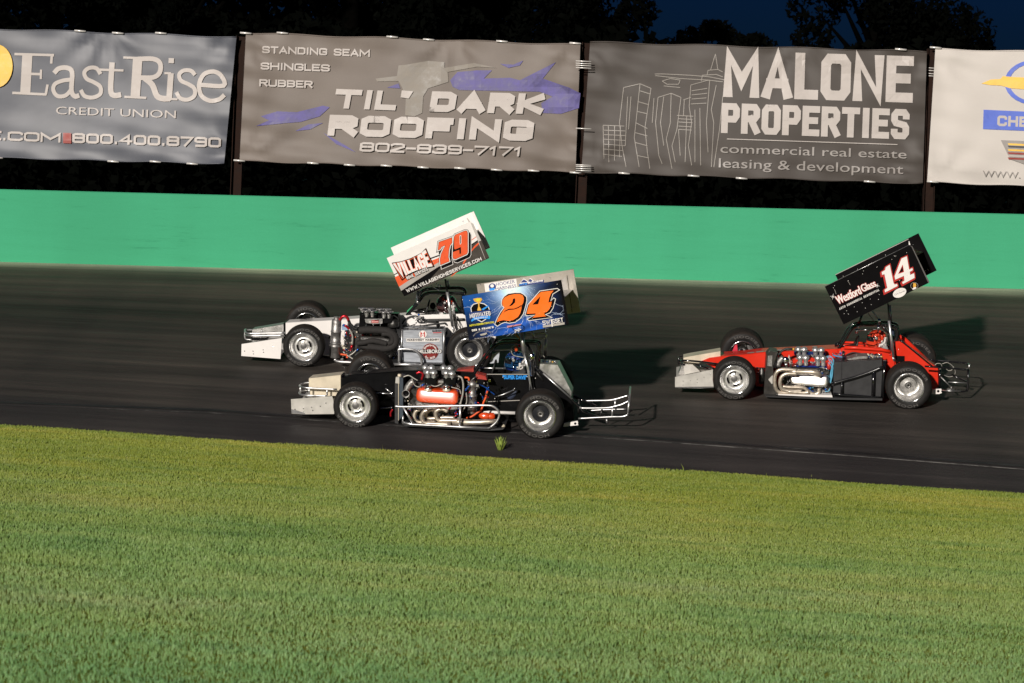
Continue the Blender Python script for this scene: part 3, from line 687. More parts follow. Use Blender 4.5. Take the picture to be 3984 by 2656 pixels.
# ---------------------------------------------------------------- grass
def blades(name,xyz,h,wd,lean,mat,seed,rnd=None):
    rg=np.random.default_rng(seed);n=len(xyz);a=rg.normal(-.2,.5,n)
    d=np.stack([np.cos(a),np.sin(a),np.zeros(n)],1)*wd[:,None]/2
    b_=rg.uniform(0,6.283,n);l=np.stack([np.cos(b_),np.sin(b_),np.zeros(n)],1)*(h*lean*rg.uniform(.2,1,n))[:,None]
    up=np.zeros((n,3));up[:,2]=h
    mid=xyz+up*.55+l*.35;tip=xyz+up+l
    V=np.stack([xyz-d,xyz+d,mid+d*.8,tip,mid-d*.8],1).reshape(-1,3)
    me=bpy.data.meshes.new(name);me.vertices.add(5*n);me.vertices.foreach_set('co',V.astype('f').ravel());me.loops.add(5*n);me.loops.foreach_set('vertex_index',np.arange(5*n,dtype='i'));me.polygons.add(n);me.polygons.foreach_set('loop_start',np.arange(0,5*n,5,dtype='i'));me.polygons.foreach_set('loop_total',np.full(n,5,dtype='i'))
    at=me.attributes.new('rnd','FLOAT','POINT');at.data.foreach_set('value',np.repeat(rg.uniform(0,1,n) if rnd is None else rnd,5).astype('f'))
    me.update();me.materials.append(mat);o=bpy.data.objects.new(name,me);COL.objects.link(o);return o
grm=bpy.data.materials.new('grass_blades');t,b,N,K=nodes(grm);tc=N('ShaderNodeTexCoord').outputs['Object']
c,n3=turfcol(N,K,tc)
# a cooler, denser strain of turf grows nearer the camera
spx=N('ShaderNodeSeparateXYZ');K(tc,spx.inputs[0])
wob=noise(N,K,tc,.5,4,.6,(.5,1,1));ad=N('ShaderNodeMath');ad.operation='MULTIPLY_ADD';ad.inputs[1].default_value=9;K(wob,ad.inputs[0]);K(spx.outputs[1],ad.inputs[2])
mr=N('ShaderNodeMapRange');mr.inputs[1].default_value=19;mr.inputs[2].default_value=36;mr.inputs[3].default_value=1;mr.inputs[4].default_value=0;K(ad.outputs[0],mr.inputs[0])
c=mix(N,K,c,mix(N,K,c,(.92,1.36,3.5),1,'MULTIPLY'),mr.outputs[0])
at=N('ShaderNodeAttribute');at.attribute_name='rnd'
c=mix(N,K,c,ramp(N,K,at.outputs['Fac'],[(0,(.86,.88,.86)),(.5,(1,1,1)),(.94,(1.1,1.09,1.1)),(.96,(1.35,1.25,1.4)),(1,(1.7,1.5,1.9))]),1,'MULTIPLY')
K(c,b.inputs['Base Color']);b.inputs['Roughness'].default_value=.5;b.inputs['Specular IOR Level'].default_value=.45
tr=N('ShaderNodeBsdfTranslucent');K(c,tr.inputs[0]);ms=N('ShaderNodeMixShader');ms.inputs[0].default_value=.5;out=t.nodes['Material Output']
K(b.outputs[0],ms.inputs[1]);K(tr.outputs[0],ms.inputs[2]);K(ms.outputs[0],out.inputs[0])
rg=np.random.default_rng(4)
NB=800000
yy=rg.uniform(15.5**1.35,36.4**1.35,int(NB*1.9))**(1/1.35);xx=rg.uniform(-12,12,len(yy))
k=(np.abs(xx)<.205*yy+3.6)&(yy<gy(xx)+.08+rg.normal(0,.06,len(yy))+.07*np.sin(xx*2.3)+.06*np.sin(xx*5.1+1)+.04*np.sin(xx*13));xx=xx[k][:NB];yy=yy[k][:NB]
zz=gz(xx)*np.clip(yy/20,0,1)-.02;zz=np.where(yy>32,gz(xx)-.015,zz)
patch=.5+.5*np.sin(xx*1.1+3*np.sin(yy*.7))*np.sin(yy*2.3+2*np.sin(xx*.5))
hh=rg.uniform(.020,.038,len(xx))*(.75+.5*patch);tall=rg.random(len(xx))<.0006;hh[tall]*=2.6
ww=np.interp(yy,[15,36],[.0045,.011])*rg.uniform(.7,1.3,len(xx))
g=blades('grass',np.stack([xx,yy,zz],1),hh,ww,.40,grm,5);g['kind']='stuff';g['label']='mown infield grass with yellowish and bluish patches';g['category']='grass'
# weed growing out of the apron joint
wd=M('weed_leaf',(.24,.32,.05),.6,var=.3,scale=20)
p=hit('F',1945,1752);mb=MB();rr=random.Random(3)
for i in range(46):
    a=rr.uniform(0,6.28);l=rr.uniform(.01,.10);hh_=rr.uniform(.04,.20);q=Vector((math.cos(a)*l*.3,math.sin(a)*l*.3,0));e=Vector((math.cos(a)*l,math.sin(a)*l,hh_));s_=Vector((-math.sin(a),math.cos(a),0))*.009
    mb.add([q,(q+e)/2+s_+Vector((0,0,.02)),e,(q+e)/2-s_+Vector((0,0,.02))],[(0,1,2,3)],wd)
o=mb.build('weed');o.location=p;tag(o,'small bright green weed on the asphalt below the rear of the black race car','weed')
# ================================================================ race cars
CARS={'24':((-2.033,36.924,.251),(.998,-.0596,-.0199),(.0086,-.1831,.9831)),
'79':((-3.003,40.305,.878),(.9995,-.032,-.0035),(-.0023,-.18,.9837)),
'14':((3.182,39.317,.699),(.9986,-.0527,-.0091),(-.0016,-.1997,.9799))}
class Car:
    def __init__(s,k):
        a,X,Z=[Vector(q) for q in CARS[k]];X.normalize();Y=Z.cross(X).normalized();Z=X.cross(Y)
        s.a=a;s.m=Matrix(((X.x,Y.x,Z.x,a.x),(X.y,Y.y,Z.y,a.y),(X.z,Y.z,Z.z,a.z),(0,0,0,1)));s.mi=s.m.inverted();s.o=s.mi@CO;s.r3=s.mi.to_3x3()
    def L(s,c,x,y,v):
        d=s.r3@ray(c,x,y);return s.o+d*((v-s.o.y)/d.y)
    def pts(s,c,v,p):return [s.L(c,q[0],q[1],q[2] if len(q)>2 else v) for q in p]
    def tube(s,mb,c,v,p,r,m,smooth=5,seg=8):
        q=s.pts(c,v,p);n=len(q);q2=sm(q,smooth) if smooth and n>2 else q
        if isinstance(r,list) and len(q2)!=n:r=[float(np.interp(i/smooth,range(n),r)) for i in range(len(q2))]
        mb.tube(q2,r,m,seg)
    def plate(s,mb,c,v,p,th,m,bev=0,tilt=.105):
        mb.prism(s.pts(c,v,p),(0,th,-tilt*th),m,bev=bev)
TL=.105   # the sprung chassis leans outward by this slope

capm=M('dull_cap',(.16,.155,.15),.5,.5)
hubd=M('black_hub',(.010,.011,.014),.5,spec=.15,var=.4,scale=40)
def wheel(car,root,name,c,Rt,rr,W,dish,style,flip=False,text='HOOSIER',seg=48,hubd=hubd):
    """tyre + rim; outer face at local y=0 looking towards -y; flip turns the outer face away"""
    e=empty(name,root,loc=c)
    if flip:e.rotation_euler=(0,0,math.pi)
    sh=.028
    mb=MB()
    P0=[(rr-.004,.014),(rr+.008,.004),(rr+.02,.001),(rr+.03,.0),((rr+Rt)/2,-.006),(Rt-sh,.004),(Rt-.008,.018,tread),(Rt,.045,tread),(Rt+.002,W/2,tread),(Rt,W-.045,tread),(Rt-.008,W-.018,tread),(Rt-sh,W-.004),((rr+Rt)/2,W+.006),(rr+.02,W),(rr-.004,W-.014)]
    mb.lathe(P0,(0,0,0),(0,1,0),rubber,seg)
    if text:
        for a0 in (-60,120):
            for inn,yo in ((False,-.0075),(True,W+.0075)):
                for dl in (0,.0015):
                    v,f=glyph(text,.012,1.15);xs=[q[0] for q in v];x0,x1=min(xs),max(xs);rb=(rr+Rt)/2-.018+dl;h_=.036;o=[]
                    for x,y in v:
                        t_=(x-x0)/(x1-x0);a=R(a0-t_*95)
                        if inn:a=math.pi-a
                        rad=rb+y/CAP*h_;o.append((rad*math.cos(a),yo-dl*.3*(-1 if inn else 1),rad*math.sin(a)))
                    mb.add(o,f,tirelet)
    t_=mb.build('tyre',e);mb=MB()
    # outer side: lip, barrel, centre
    hub=.055
    prof=[(rr+.006,.010,polish),(rr+.004,.002,chrome),(rr-.004,.0,chrome),(rr-.010,.006,chrome),(rr-.016,.022,polish),(rr-.020,.035,polish),(rr-.026,.040,polish),(rr-.030,dish*.55,polish),(rr-.040,dish*.6,polish),(rr-.045,dish*.85,polish),(rr-.058,dish*.95,polish),(.115,dish,polish),(.10,dish-.012,polish),(.088,dish+.004,polish),(hub,dish+.004,polish)]
    if style=='rear':prof=[q if q[0]>=.1155 else (q[0],q[1],hubd) for q in prof];prof[-5]=(.115,dish,hubd)
    mb.lathe(prof,(0,0,0),(0,1,0),polish,seg)
    if style=='front':
        mb.lathe([(hub+.002,dish+.004),(hub,dish-.02),(hub-.006,dish-.034,polish),(.045,dish-.038,capm),(0,dish-.038,capm)],(0,0,0),(0,1,0),polish,24)
        for k in range(4):
            a0=math.pi/2*k+.35;n=8;o=[]
            for i in range(n+1):
                a=a0+(i/n-.5)*.95;o.append((.110*math.cos(a),dish-.017,.110*math.sin(a)))
            for i in range(n,-1,-1):
                a=a0+(i/n-.5)*.95;o.append((.084*math.cos(a),dish-.017,.084*math.sin(a)))
            mb.add(o,[(i,i+1,2*n-i,2*n+1-i) for i in range(n)],bkv)
    else:
        mb.lathe([(.112,dish-.013,hubd),(.088,dish-.016,hubd),(.06,dish-.020,hubd),(.045,dish-.024,capm),(.03,dish-.045,capm),(.022,dish-.05,gmet),(.016,dish-.03,blk),(0,dish-.03,blk)],(0,0,0),(0,1,0),dkmet,24)
    for k in range(5 if style=='front' else 8):
        a=2*math.pi*k/(5 if style=='front' else 8)+.2;q=(.066*math.cos(a),dish-.012,.066*math.sin(a));mb.tube([q,(q[0],q[1]+.016,q[2])],.0065,gmet,6)
    for k in range(16):
        a=2*math.pi*k/16;q=((rr-.034)*math.cos(a),dish*.6-.003,(rr-.034)*math.sin(a));mb.ball(q,.0035,chrome,6,4)
    # inner side
    iw=W
    mb.lathe([(rr+.006,iw-.010,chrome),(rr-.002,iw,chrome),(rr-.010,iw-.008,chrome),(rr-.02,iw-.04,polish),(rr-.03,iw*.72,dkmet),(rr-.04,dish+.02,dkmet),(.09,dish+.015,dkmet),(.09,iw*.7,dkmet),(.06,iw*.75,gmet),(.03,iw*.8,gmet),(0,iw*.8,dkmet)],(0,0,0),(0,1,0),dkmet,seg)
    mb.lathe([(.155,dish+.05,gmet),(.155,dish+.062,gmet),(.07,dish+.062,gmet),(.07,dish+.05,gmet)],(0,0,0),(0,1,0),gmet,32)
    for k in range(4):
        a=2*math.pi*k/4+.5;mb.tube([(.05*math.cos(a),iw*.7,.05*math.sin(a)),((rr-.06)*math.cos(a),dish+.03,(rr-.06)*math.sin(a))],.012,gmet,6)
    mb.build('rim',e)
    return e

def person(car,root_m,hc,helm,suit,label,lean=0):
    """seated driver: hc = helmet centre in the car's frame; one skinned body, helmet as its child"""
    hc=Vector(hc);r=Vector((hc.x,hc.y,0))
    J={};E=[]
    def j(n,p,rad,par=None):
        J[n]=(hc+Vector(p),rad)
        if par:E.append((par,n))
    j('pelvis',(.22,0,-.72),.15);j('belly',(.18,0,-.55),.145,'pelvis');j('chest',(.12,0,-.36),.155,'belly');j('neck0',(.07,0,-.19),.085,'chest');j('neck',(.04,0,-.13),.058,'neck0');j('head',(.0,0,-.02),.088,'neck');j('crown',(.0,0,.045),.07,'head')
    for s_,k in ((-1,'l'),(1,'r')):
        j(k+'sh',(.12,s_*.17,-.25),.062,'chest');j(k+'el',(-.03,s_*.235,-.47),.043,k+'sh');j(k+'wr',(-.27,s_*.13,-.36),.028,k+'el');j(k+'pm',(-.335,s_*.115,-.315),.032,k+'wr')
        for fi in range(4):
            j(k+'f%d'%fi,(-.375-.004*fi,s_*(.15-.022*fi),-.285+.004*fi),.0095,k+'pm');j(k+'g%d'%fi,(-.40,s_*(.15-.022*fi),-.305-.003*fi),.009,k+'f%d'%fi);j(k+'h%d'%fi,(-.385,s_*(.15-.022*fi),-.33),.0085,k+'g%d'%fi)
        j(k+'t0',(-.33,s_*.075,-.30),.0105,k+'pm');j(k+'t1',(-.36,s_*.07,-.285),.0095,k+'t0')
        j(k+'hip',(.18,s_*.10,-.74),.095,'pelvis');j(k+'kn',(-.24,s_*.12,-.58),.06,k+'hip');j(k+'an',(-.60,s_*.10,-.74),.04,k+'kn');j(k+'to',(-.68,s_*.10,-.66),.032,k+'an')
    names=list(J);me=bpy.data.meshes.new('person');me.from_pydata([J[n][0]-r for n in names],[(names.index(a),names.index(b)) for a,b in E],[])
    ob=bpy.data.objects.new('person',me);COL.objects.link(ob);md=ob.modifiers.new('s','SKIN')
    for i,n in enumerate(names):
        q=me.skin_vertices[0].data[i];q.radius=(J[n][1],J[n][1]);q.use_root=(n=='pelvis')
    ob.modifiers.new('u','SUBSURF').levels=1
    dg=bpy.context.evaluated_depsgraph_get();m2=bpy.data.meshes.new_from_object(ob.evaluated_get(dg));ob.modifiers.clear();ob.data=m2
    m2.materials.clear();m2.materials.append(suit);m2.materials.append(glove);m2.materials.append(blk)
    lh=hc-r
    for p in m2.polygons:
        d=p.center-lh;p.use_smooth=True
        p.material_index=1 if (d.x<-.255 and d.z>-.45) else (2 if d.z>-.15 else 0)
    ob.matrix_world=root_m@Matrix.Translation(r);tag(ob,label,'driver','drivers strapped into the race cars')
    # full-face helmet: shell, chin bar, eye port, visor, collar
    mb=MB();h=lh;S=36;Rn=20;V=[];prof=[]
    for i in range(Rn+1):
        th=math.pi*i/Rn
        for k in range(S):
            a=2*math.pi*k/S;x=math.sin(th)*math.cos(a);y=math.sin(th)*math.sin(a);z=math.cos(th)
            rx=.152 if x>0 else .150
            if z<-.1 and x<-.2:rx+=.028*min(1,(-.1-z)*2)
            zz=z*.142 if z>0 else max(z*.165,-.125)
            V.append(h+Vector((x*rx,y*.122,zz)))
    mats={'b':helm[0],'v':visor,'a':helm[1],'c':helm[2]};fa=[]
    for i in range(Rn):
        th=math.pi*(i+.5)/Rn;z=math.cos(th)
        for k in range(S):
            a=2*math.pi*(k+.5)/S;x=math.sin(th)*math.cos(a);y=abs(math.sin(th)*math.sin(a))
            kk='b'
            if x<-.28 and -.22<z<.36:kk='v'
            elif x>.15 and -.6<z<.25 and (x*1.2-z)>.55:kk='c'
            elif abs(z-.48+.35*x)<.10 :kk='a'
            elif z<-.45 and x<.1:kk='a' if helm[3] else 'b'
            l=(k+1)%S;mb.add([V[i*S+k],V[(i+1)*S+k],V[(i+1)*S+l],V[i*S+l]],[(0,1,2,3)],mats[kk],True)
    bmh=mb.build('helmet',ob);bm=bmesh.new();bm.from_mesh(bmh.data);bmesh.ops.remove_doubles(bm,verts=bm.verts,dist=.0005);bm.to_mesh(bmh.data);bm.free()
    mb=MB();mb.lathe([(.028,-.004,blk),(.028,.004,blk),(.018,.007,gmet),(0,.008,gmet)],h+Vector((-.02,-.119,.03)),(0,-1,0),gmet,14)
    mb.lathe([(.028,-.004,blk),(.028,.004,blk),(.018,.007,gmet),(0,.008,gmet)],h+Vector((-.02,.119,.03)),(0,1,0),gmet,14)
    mb.build('visor_pivot',bmh)
    mb=MB();mm=helm[4]
    mb.prism([h+Vector(q) for q in ((-.05,-.15,-.20),(.10,-.15,-.19),(.16,-.15,-.11),(.13,-.15,-.06),(.05,-.15,-.115),(-.03,-.15,-.14))],(0,.30,-.01),mm,bev=.012)
    mb.build('neck_restraint',ob)
    return ob

def wingset(car,root,crop,near,far,vn,vf,mn,mf,front):
    """near/far: TL,TR,BR,BL crop points"""
    w_=empty('wing',root)
    mbn=MB();mbn.prism(car.pts(crop,vn,near),(0,.006,0),mn)
    mbf=MB();mbf.prism(car.pts(crop,vf,far),(0,.006,0),mf)
    # aerofoil between the boards
    def at(c4,v,a,b):
        p=[(c4[0][k]*(1-a)+c4[1][k]*a)*(1-b)+(c4[3][k]*(1-a)+c4[2][k]*a)*b for k in (0,1)];return car.L(crop,p[0],p[1],v)
    prof=[];n=18
    for i in range(n+1):
        t_=i/n;prof.append((t_*.94+.02,.50-.10*math.sin(math.pi*t_)**.8*(1-.3*t_)+.06*t_*t_-.10*t_))
    for i in range(n,-1,-1):
        t_=i/n;prof.append((t_*.94+.02,.56+.02*math.sin(math.pi*t_)-.10*t_))
    mb=MB();A=[at(near,vn+.006,a,b) for a,b in prof];B=[at(far,vf,a,b) for a,b in prof];m_=len(prof)
    mb.add(A+B,[(i,(i+1)%m_,(i+1)%m_+m_,i+m_) for i in range(m_)],sheetw,True);mb.build('foil',w_)
    return w_,mbn,mbf,at
def lightning(D,rr,a,b,w,m,depth=5,br=.5):
    p=[a,b];
    for _ in range(depth):
        q=[p[0]]
        for u,v in zip(p,p[1:]):
            L_=math.hypot(v[0]-u[0],v[1]-u[1]);mx=((u[0]+v[0])/2+rr.uniform(-.14,.14)*L_,(u[1]+v[1])/2+rr.uniform(-.14,.14)*L_);q+=[mx,v]
        p=q
    n=len(p);
    for i in range(0,n-1):
        ww=w*(1-.75*i/n);D.line(p[i:i+2],ww,m,l=D.l)
    if br>.12 and w>1.2:
        for _ in range(3):
            i=rr.randrange(n//5,n-2);an=math.atan2(b[1]-a[1],b[0]-a[0])+rr.uniform(-.8,.8);L_=math.hypot(b[0]-a[0],b[1]-a[1])*rr.uniform(.2,.45)
            lightning(D,rr,p[i],(p[i][0]+math.cos(an)*L_,p[i][1]+math.sin(an)*L_),w*.6,m,4,br*.4)
def rivets(mb,car,crop,v,ps,r=.0045,m=None):
    for x,y in ps:mb.ball(car.L(crop,x,y,v-.002),(r,r*.6,r),m or gro,6,4)
def rollgroup(car,mb,c,vn,vf,near,far,r,m,seg=10):
    car.tube(mb,c,vn,near,r,m,4,seg);car.tube(mb,c,vf,far,r,m,4,seg)
def stacks(car,root_e,c,v,ps,r,yb,trumpet,m=polish):
    """intake stacks: ps = tops in crop px, yb = bottom offset in crop px"""
    for x,y in ps:
        mb=MB();a=car.L(c,x,y,v);b=car.L(c,x,y+yb,v)
        up=(a-b).normalized()
        if trumpet:
            mb.lathe([(r*.62,0),(r*.62,(a-b).length*.55),(r*.7,(a-b).length*.78),(r*1.05,(a-b).length*.93),(r*1.45,(a-b).length),(r*1.42,(a-b).length+.004),(r*.95,(a-b).length-.003),(r*.6,(a-b).length*.6,bkv),(0,(a-b).length*.55,bkv)],b,up,m,20)
        else:
            L_=(a-b).length
            mb.lathe([(r*.62,0),(r*.64,L_*.45),(r*.68,L_*.72),(r*.98,L_*.86),(r,L_),(r*.92,L_+r*.35),(r*.7,L_+r*.66),(r*.36,L_+r*.86),(0.0001,L_+r*.92)],b,up,gmet if False else domem,22)
        mb.build('intake_stack',root_e)
domem=M('wire_mesh_dome',(.60,.60,.60),.34,.75,var=.25,scale=60,bump=.002,bs=120)
def vcover(car,e,c,poly,v0,v1,m,tilt,bulge=.007):
    """valve cover: traced outline, crowned face leaning back by tilt (metres over its height)"""
    q=car.pts(c,v0,poly);zs=[p.z for p in q];lo,hi=min(zs),max(zs);n=len(q)
    ce=sum(q,Vector())/n;V=[];S_=[(1,None),(1,0),(.97,.35),(.93,.6),(.86,.8),(.72,.93),(.5,.98),(.25,1)]
    for s_,b_ in S_:
        for p in q:
            g=ce+Vector(((p.x-ce.x)*(1-(1-s_)*.45),0,(p.z-ce.z)*s_))
            if b_ is None:V.append(Vector((g.x,v1,g.z)));continue
            k=(g.z-lo)/(hi-lo);V.append(Vector((g.x,v0+.03+tilt*k-.117*(g.x-ce.x)-.03*b_-bulge*0-bulge*(1-s_*s_),g.z)))
    mb=MB();K=len(S_);mb.add(V,[((i+1)%n+r*n,i+r*n,i+(r+1)*n,(i+1)%n+(r+1)*n) for r in range(K-1) for i in range(n)]+[tuple((K-1)*n+i for i in range(n))],m,True)
    return mb.build('valve_cover',e)
def clutter(car,e,name,c,v,box,n,seed,mats,rmax=.018):
    """small fittings: bolts, unions and brackets across a region of the engine"""
    rr=random.Random(seed);x0,y0,x1,y1=box;mb=MB()
    for i in range(n):
        x,y=rr.uniform(x0,x1),rr.uniform(y0,y1);p=car.L(c,x,y,v+rr.uniform(-.02,.05));m=rr.choice(mats);k=rr.random()
        if k<.35:mb.ball(p,rr.uniform(.005,rmax*.7),m,8,5)
        elif k<.7:
            d=Vector((rr.uniform(-1,1),rr.uniform(-.3,.3),rr.uniform(-1,1))).normalized()*rr.uniform(.015,.05);mb.tube([p-d,p+d],rr.uniform(.004,rmax*.6),m,7)
        else:mb.box(p,(rr.uniform(.01,.04),.02,rr.uniform(.01,.035)),m,Matrix.Rotation(rr.uniform(-.4,.4),3,'Y'))
    tag(mb.build(name,e),kind='stuff')
def bolts(e,ps,r=.008,m=None):
    for p in ps:
        mb=MB();mb.ball(p,r,m or chrome,8,5);mb.build('bolt',e,origin=p)
def axle(car,root,name,a,b,r=.035):
    mb=MB();mb.tube([a,b],r,dkmet,10);mb.build(name,root)
# ---------------------------------------------------------------- number 24: black car, nearest the camera
c=Car('24');root=empty('race_car',mat=c.m);tag(root,'black race car with number 24 wing and orange valve cover, nearest the camera','race car','winged race cars on the track')
LFc=c.L('F',1381.5,1582.8,0);LRc=c.L('F',2099.8,1621,0);RFc=c.L('F',1437.5,1465.7,1.56)
wheel(c,root,'wheel',LFc,.298,.208,.27,.10,'front')
wheel(c,root,'wheel',LRc,.318,.212,.34,.19,'rear')
wheel(c,root,'wheel',(RFc.x,1.56+.36,RFc.z),.325,.185,.36,.12,'front',flip=True)
wheel(c,root,'wheel',(LRc.x+.0,1.56+.46,LRc.z+.04),.355,.19,.46,.14,'rear',flip=True)
axle(c,root,'front_axle',(LFc.x,.12,LFc.z),(RFc.x,1.75,RFc.z));axle(c,root,'rear_axle',(LRc.x,.15,LRc.z),(LRc.x,1.75,LRc.z+.03),.045)
vb=.75
# hood
hood=[(1325,1474),(1355,1459),(1470,1449.5),(1570,1441),(1700,1440),(1855,1450),(1855,1640),(1540,1648),(1380,1600),(1325,1530)]
mb=MB();c.plate(mb,'F',vb,hood,.5,blk,bev=.018);
hd=mb.build('hood',root)
mb=MB();c.plate(mb,'F',vb,[(1855,1450),(2052,1456.5),(2080,1463),(2080,1640),(1855,1640)],.02,blk)
c.plate(mb,'F',vb,[(1855,1640),(2080,1640),(2080,1628),(1855,1628)],.5,blk)
q=[p+Vector((0,.48,-.05)) for p in c.pts('F',vb,[(1855,1450),(2052,1456.5),(2080,1463),(2080,1640),(1855,1640)])];mb.prism(q,(0,.02,0),blk)
D=Decal(mb,lambda x,y,l:c.L('F',x,y,vb-l));D.text('"SUPER DAVE"',(1956,1473.5),(2049,1474.5),13.5,bluev,bold=.05);D.poly([(1862,1454),(2053,1454.5),(2053,1457),(1862,1456.6)],gyv);D.poly([(1895,1561),(2022,1555.5),(2022,1558),(1895,1563.5)],gyv)  # the upper grey strip paints the highlight along the cockpit's top edge
rivets(mb,c,'F',vb-.003,[(1957,1467),(2080,1510),(2083,1471),(2052,1465),(1925,1550),(2002,1512)],.007)
mb.build('cockpit_side',root)
mb=MB();c.plate(mb,'F',vb,[(2080,1455),(2092,1440),(2225,1552),(2232,1632),(2195,1642),(2080,1640)],.5,blk,bev=.01);mb.build('tail',root)
# seat
mb=MB();q=c.pts('F',vb+.08,[(2055,1430),(2080,1432),(2076,1600),(2020,1612),(1960,1612),(1960,1600),(2030,1590)]);mb.prism(q,(0,.34,-.03),suitb);mb.build('seat',root)
mb=MB();p=c.L('A4',640,770,.98);mb.tube([p+Vector((.03*math.sin(t_*.3927),.14*math.cos(t_*.3927),.13*math.sin(t_*.3927))) for t_ in range(16)],.012,bhose,8,closed=True);mb.tube([p,p+Vector((-.3,0,-.06))],.014,dkmet);mb.build('steering_wheel',root)
# silver tail tank
mb=MB();q=c.pts('A3',.82,[(672,132),(1000,150),(1218,578),(1215,650),(900,560),(660,210)]);mb.prism(q,(0,.5,-.05),alu,bev=.006);tk=mb.build('fuel_tank',root)
for i,(x,y,m) in enumerate(((720,70,redh),(770,95,blueh),(830,110,blueh),(880,90,gmet),(920,110,goldv),(860,120,chrome),(810,125,redh),(960,105,chrome))):
    mb=MB();p=c.L('A3',x,y,1.05);mb.tube([p,p+Vector((0,0,-.03))],.011,m,8);mb.ball(p,.012,m,8,5);mb.build('tank_fitting',root)
# nose and side plate of the front wing
mb=MB();c.plate(mb,'A1',.78,[(405,365),(905,312),(905,640),(405,640)],.42,cream,bev=.006);mb.build('nose_cone',root)
mb=MB();q=c.pts('A1',.10,[(128,690),(770,642),(800,780),(800,920),(350,925),(138,912)]);mb.prism(q,(0,.004,0),sheetw);rivets(mb,c,'A1',.095,[(190,848),(322,832),(447,817),(465,865),(322,884),(583,797),(670,750)],.009,chrome)
D=Decal(mb,lambda x,y,l:c.L('A1',x,y,.10-l));D.poly([(135,845),(230,865),(350,910),(350,922),(240,915),(137,908)],chrome)
sp_=mb.build('front_wing_plate',root)
mb=MB();a=c.pts('A1',.105,[(150,905),(760,900),(760,880),(300,860)]);mb.prism(a,(0,1.3,-.02),sheetw);mb.build('front_wing',root)
# front bumper loops
mb=MB()
c.tube(mb,'A1',.66,[(845,537),(600,525),(370,511),(300,500,.72),(265,487,.9),(262,475,1.05),(300,452,1.2),(390,431,1.24),(600,438,1.24),(890,447,1.24)],.0125,tube,4)
c.tube(mb,'A1',.66,[(690,640),(545,635),(395,630),(290,618,.72),(258,602,.9),(262,580,1.05),(300,560,1.2),(440,545,1.24),(670,549,1.24)],.0125,tube,4)
for a,b,v in (((462,432),(462,500),1.1),((745,440),(745,515),1.2),((412,515),(412,625),.66),((690,530),(690,630),.66),((275,485),(272,600),.95)):c.tube(mb,'A1',v,[a,b],.013,tube,0)
mb.build('front_bumper',root)
# steering and suspension rods
for q in ([(1460,594),(1690,606)],[(1520,834),(1690,820)],[(1600,520),(1700,600)]):
    mb=MB();c.tube(mb,'A1',.5,q,.010,tube,0);mb.ball(c.L('A1',q[1][0],q[1][1],.5),.022,chrome,10,6);mb.build('suspension_rod',root)
mb=MB();c.tube(mb,'A2',.62,[(1560,893),(1700,895),(2097,906)],[.009,.024,.024],white,0,12);mb.build('radius_rod',root)
mb=MB();c.tube(mb,'A2',.6,[(1780,655),(1900,620),(2090,540)],.008,tube,0);mb.ball(c.L('A2',2090,530,.6),.02,chrome,8,5);mb.build('shift_rod',root)
# radiator
mb=MB();q=c.pts('A2',.30,[(280,345),(352,358),(352,950),(280,1025)]);mb.prism(q,(0,.42,-.04),M('radiator_side',(.05,.065,.085),.45,.4));q=c.pts('A2',.32,[(225,450),(279,340),(279,1075),(225,1060)]);mb.prism(q,(0,.4,-.04),matte)
q=c.pts('A2',.29,[(240,350),(295,345),(295,450),(232,440)]);mb.prism(q,(0,.04,0),sheetw);q=c.pts('A2',.285,[(278,440),(287,440),(284,1020),(276,1020)]);mb.prism(q,(0,.02,0),cream)
p=c.L('A2',298,318,.36);mb.lathe([(.022,-.03),(.026,-.02),(.026,.01),(.02,.018),(0,.02)],p,(0,0,1),cream,16);mb.build('radiator',root)
# engine
en=empty('engine',root)
mb=MB();q=c.pts('A2',.36,[(450,520),(1200,540),(1210,1000),(1000,1040),(520,1020),(450,900)]);mb.prism(q,(0,.4,-.04),dkmet,bev=.02)
q=c.pts('A2',.30,[(545,740),(1210,770),(1200,850),(1080,860),(560,830)]);mb.prism(q,(0,.2,0),gmet,bev=.01)
q=c.pts('A2',.42,[(560,430),(1240,440),(1240,560),(560,545)]);mb.prism(q,(0,.3,-.03),dkmet,bev=.02);mb.build('block',en)
vcover(c,en,'A2',[(560,575),(590,542),(640,536),(870,560),(1160,566),(1195,590),(1208,650),(1203,735),(1165,775),(900,765),(610,748),(560,722),(545,660)],.20,.40,orange,.045)
bolts(en,[c.L('A2',640+i*130,762+i*3,.215) for i in range(5)])
stacks(c,en,'A2',.30,[(738,275),(830,280),(1025,285),(1115,295)],.049,80,False);stacks(c,en,'A2',.52,[(700,200),(797,205),(985,205),(1085,212)],.049,95,False)
mb=MB()
for x0,x1 in ((690,880),(975,1180)):
    q=c.pts('A2',.27,[(x0,355),(x1,358),(x1-10,475),(x0+5,470)]);mb.prism(q,(0,.3,-.02),blk,bev=.01)
q=c.pts('A2',.33,[(880,400),(980,405),(980,440),(880,440)]);mb.prism(q,(0,.2,-.02),gmet);mb.build('injector_body',en)
for x in (740,1030):
    mb=MB();a=c.L('A2',x,470,.24);b=c.L('A2',x,560,.24);up=(a-b).normalized();L_=(a-b).length
    mb.lathe([(.05,0,cream),(.055,.012,cream),(.042,.03,chrome),(.036,L_*.7,chrome),(.044,L_*.8,chrome),(.044,L_*.95,chrome),(.03,L_*1.05,chrome),(0,L_*1.08,chrome)],b,up,chrome,18);
    for k in range(3):mb.lathe([(.0375,L_*(.3+.13*k),bkv),(.041,L_*(.33+.13*k),bkv),(.0375,L_*(.36+.13*k),bkv)],b,up,bkv,18)
    mb.build('breather',en)
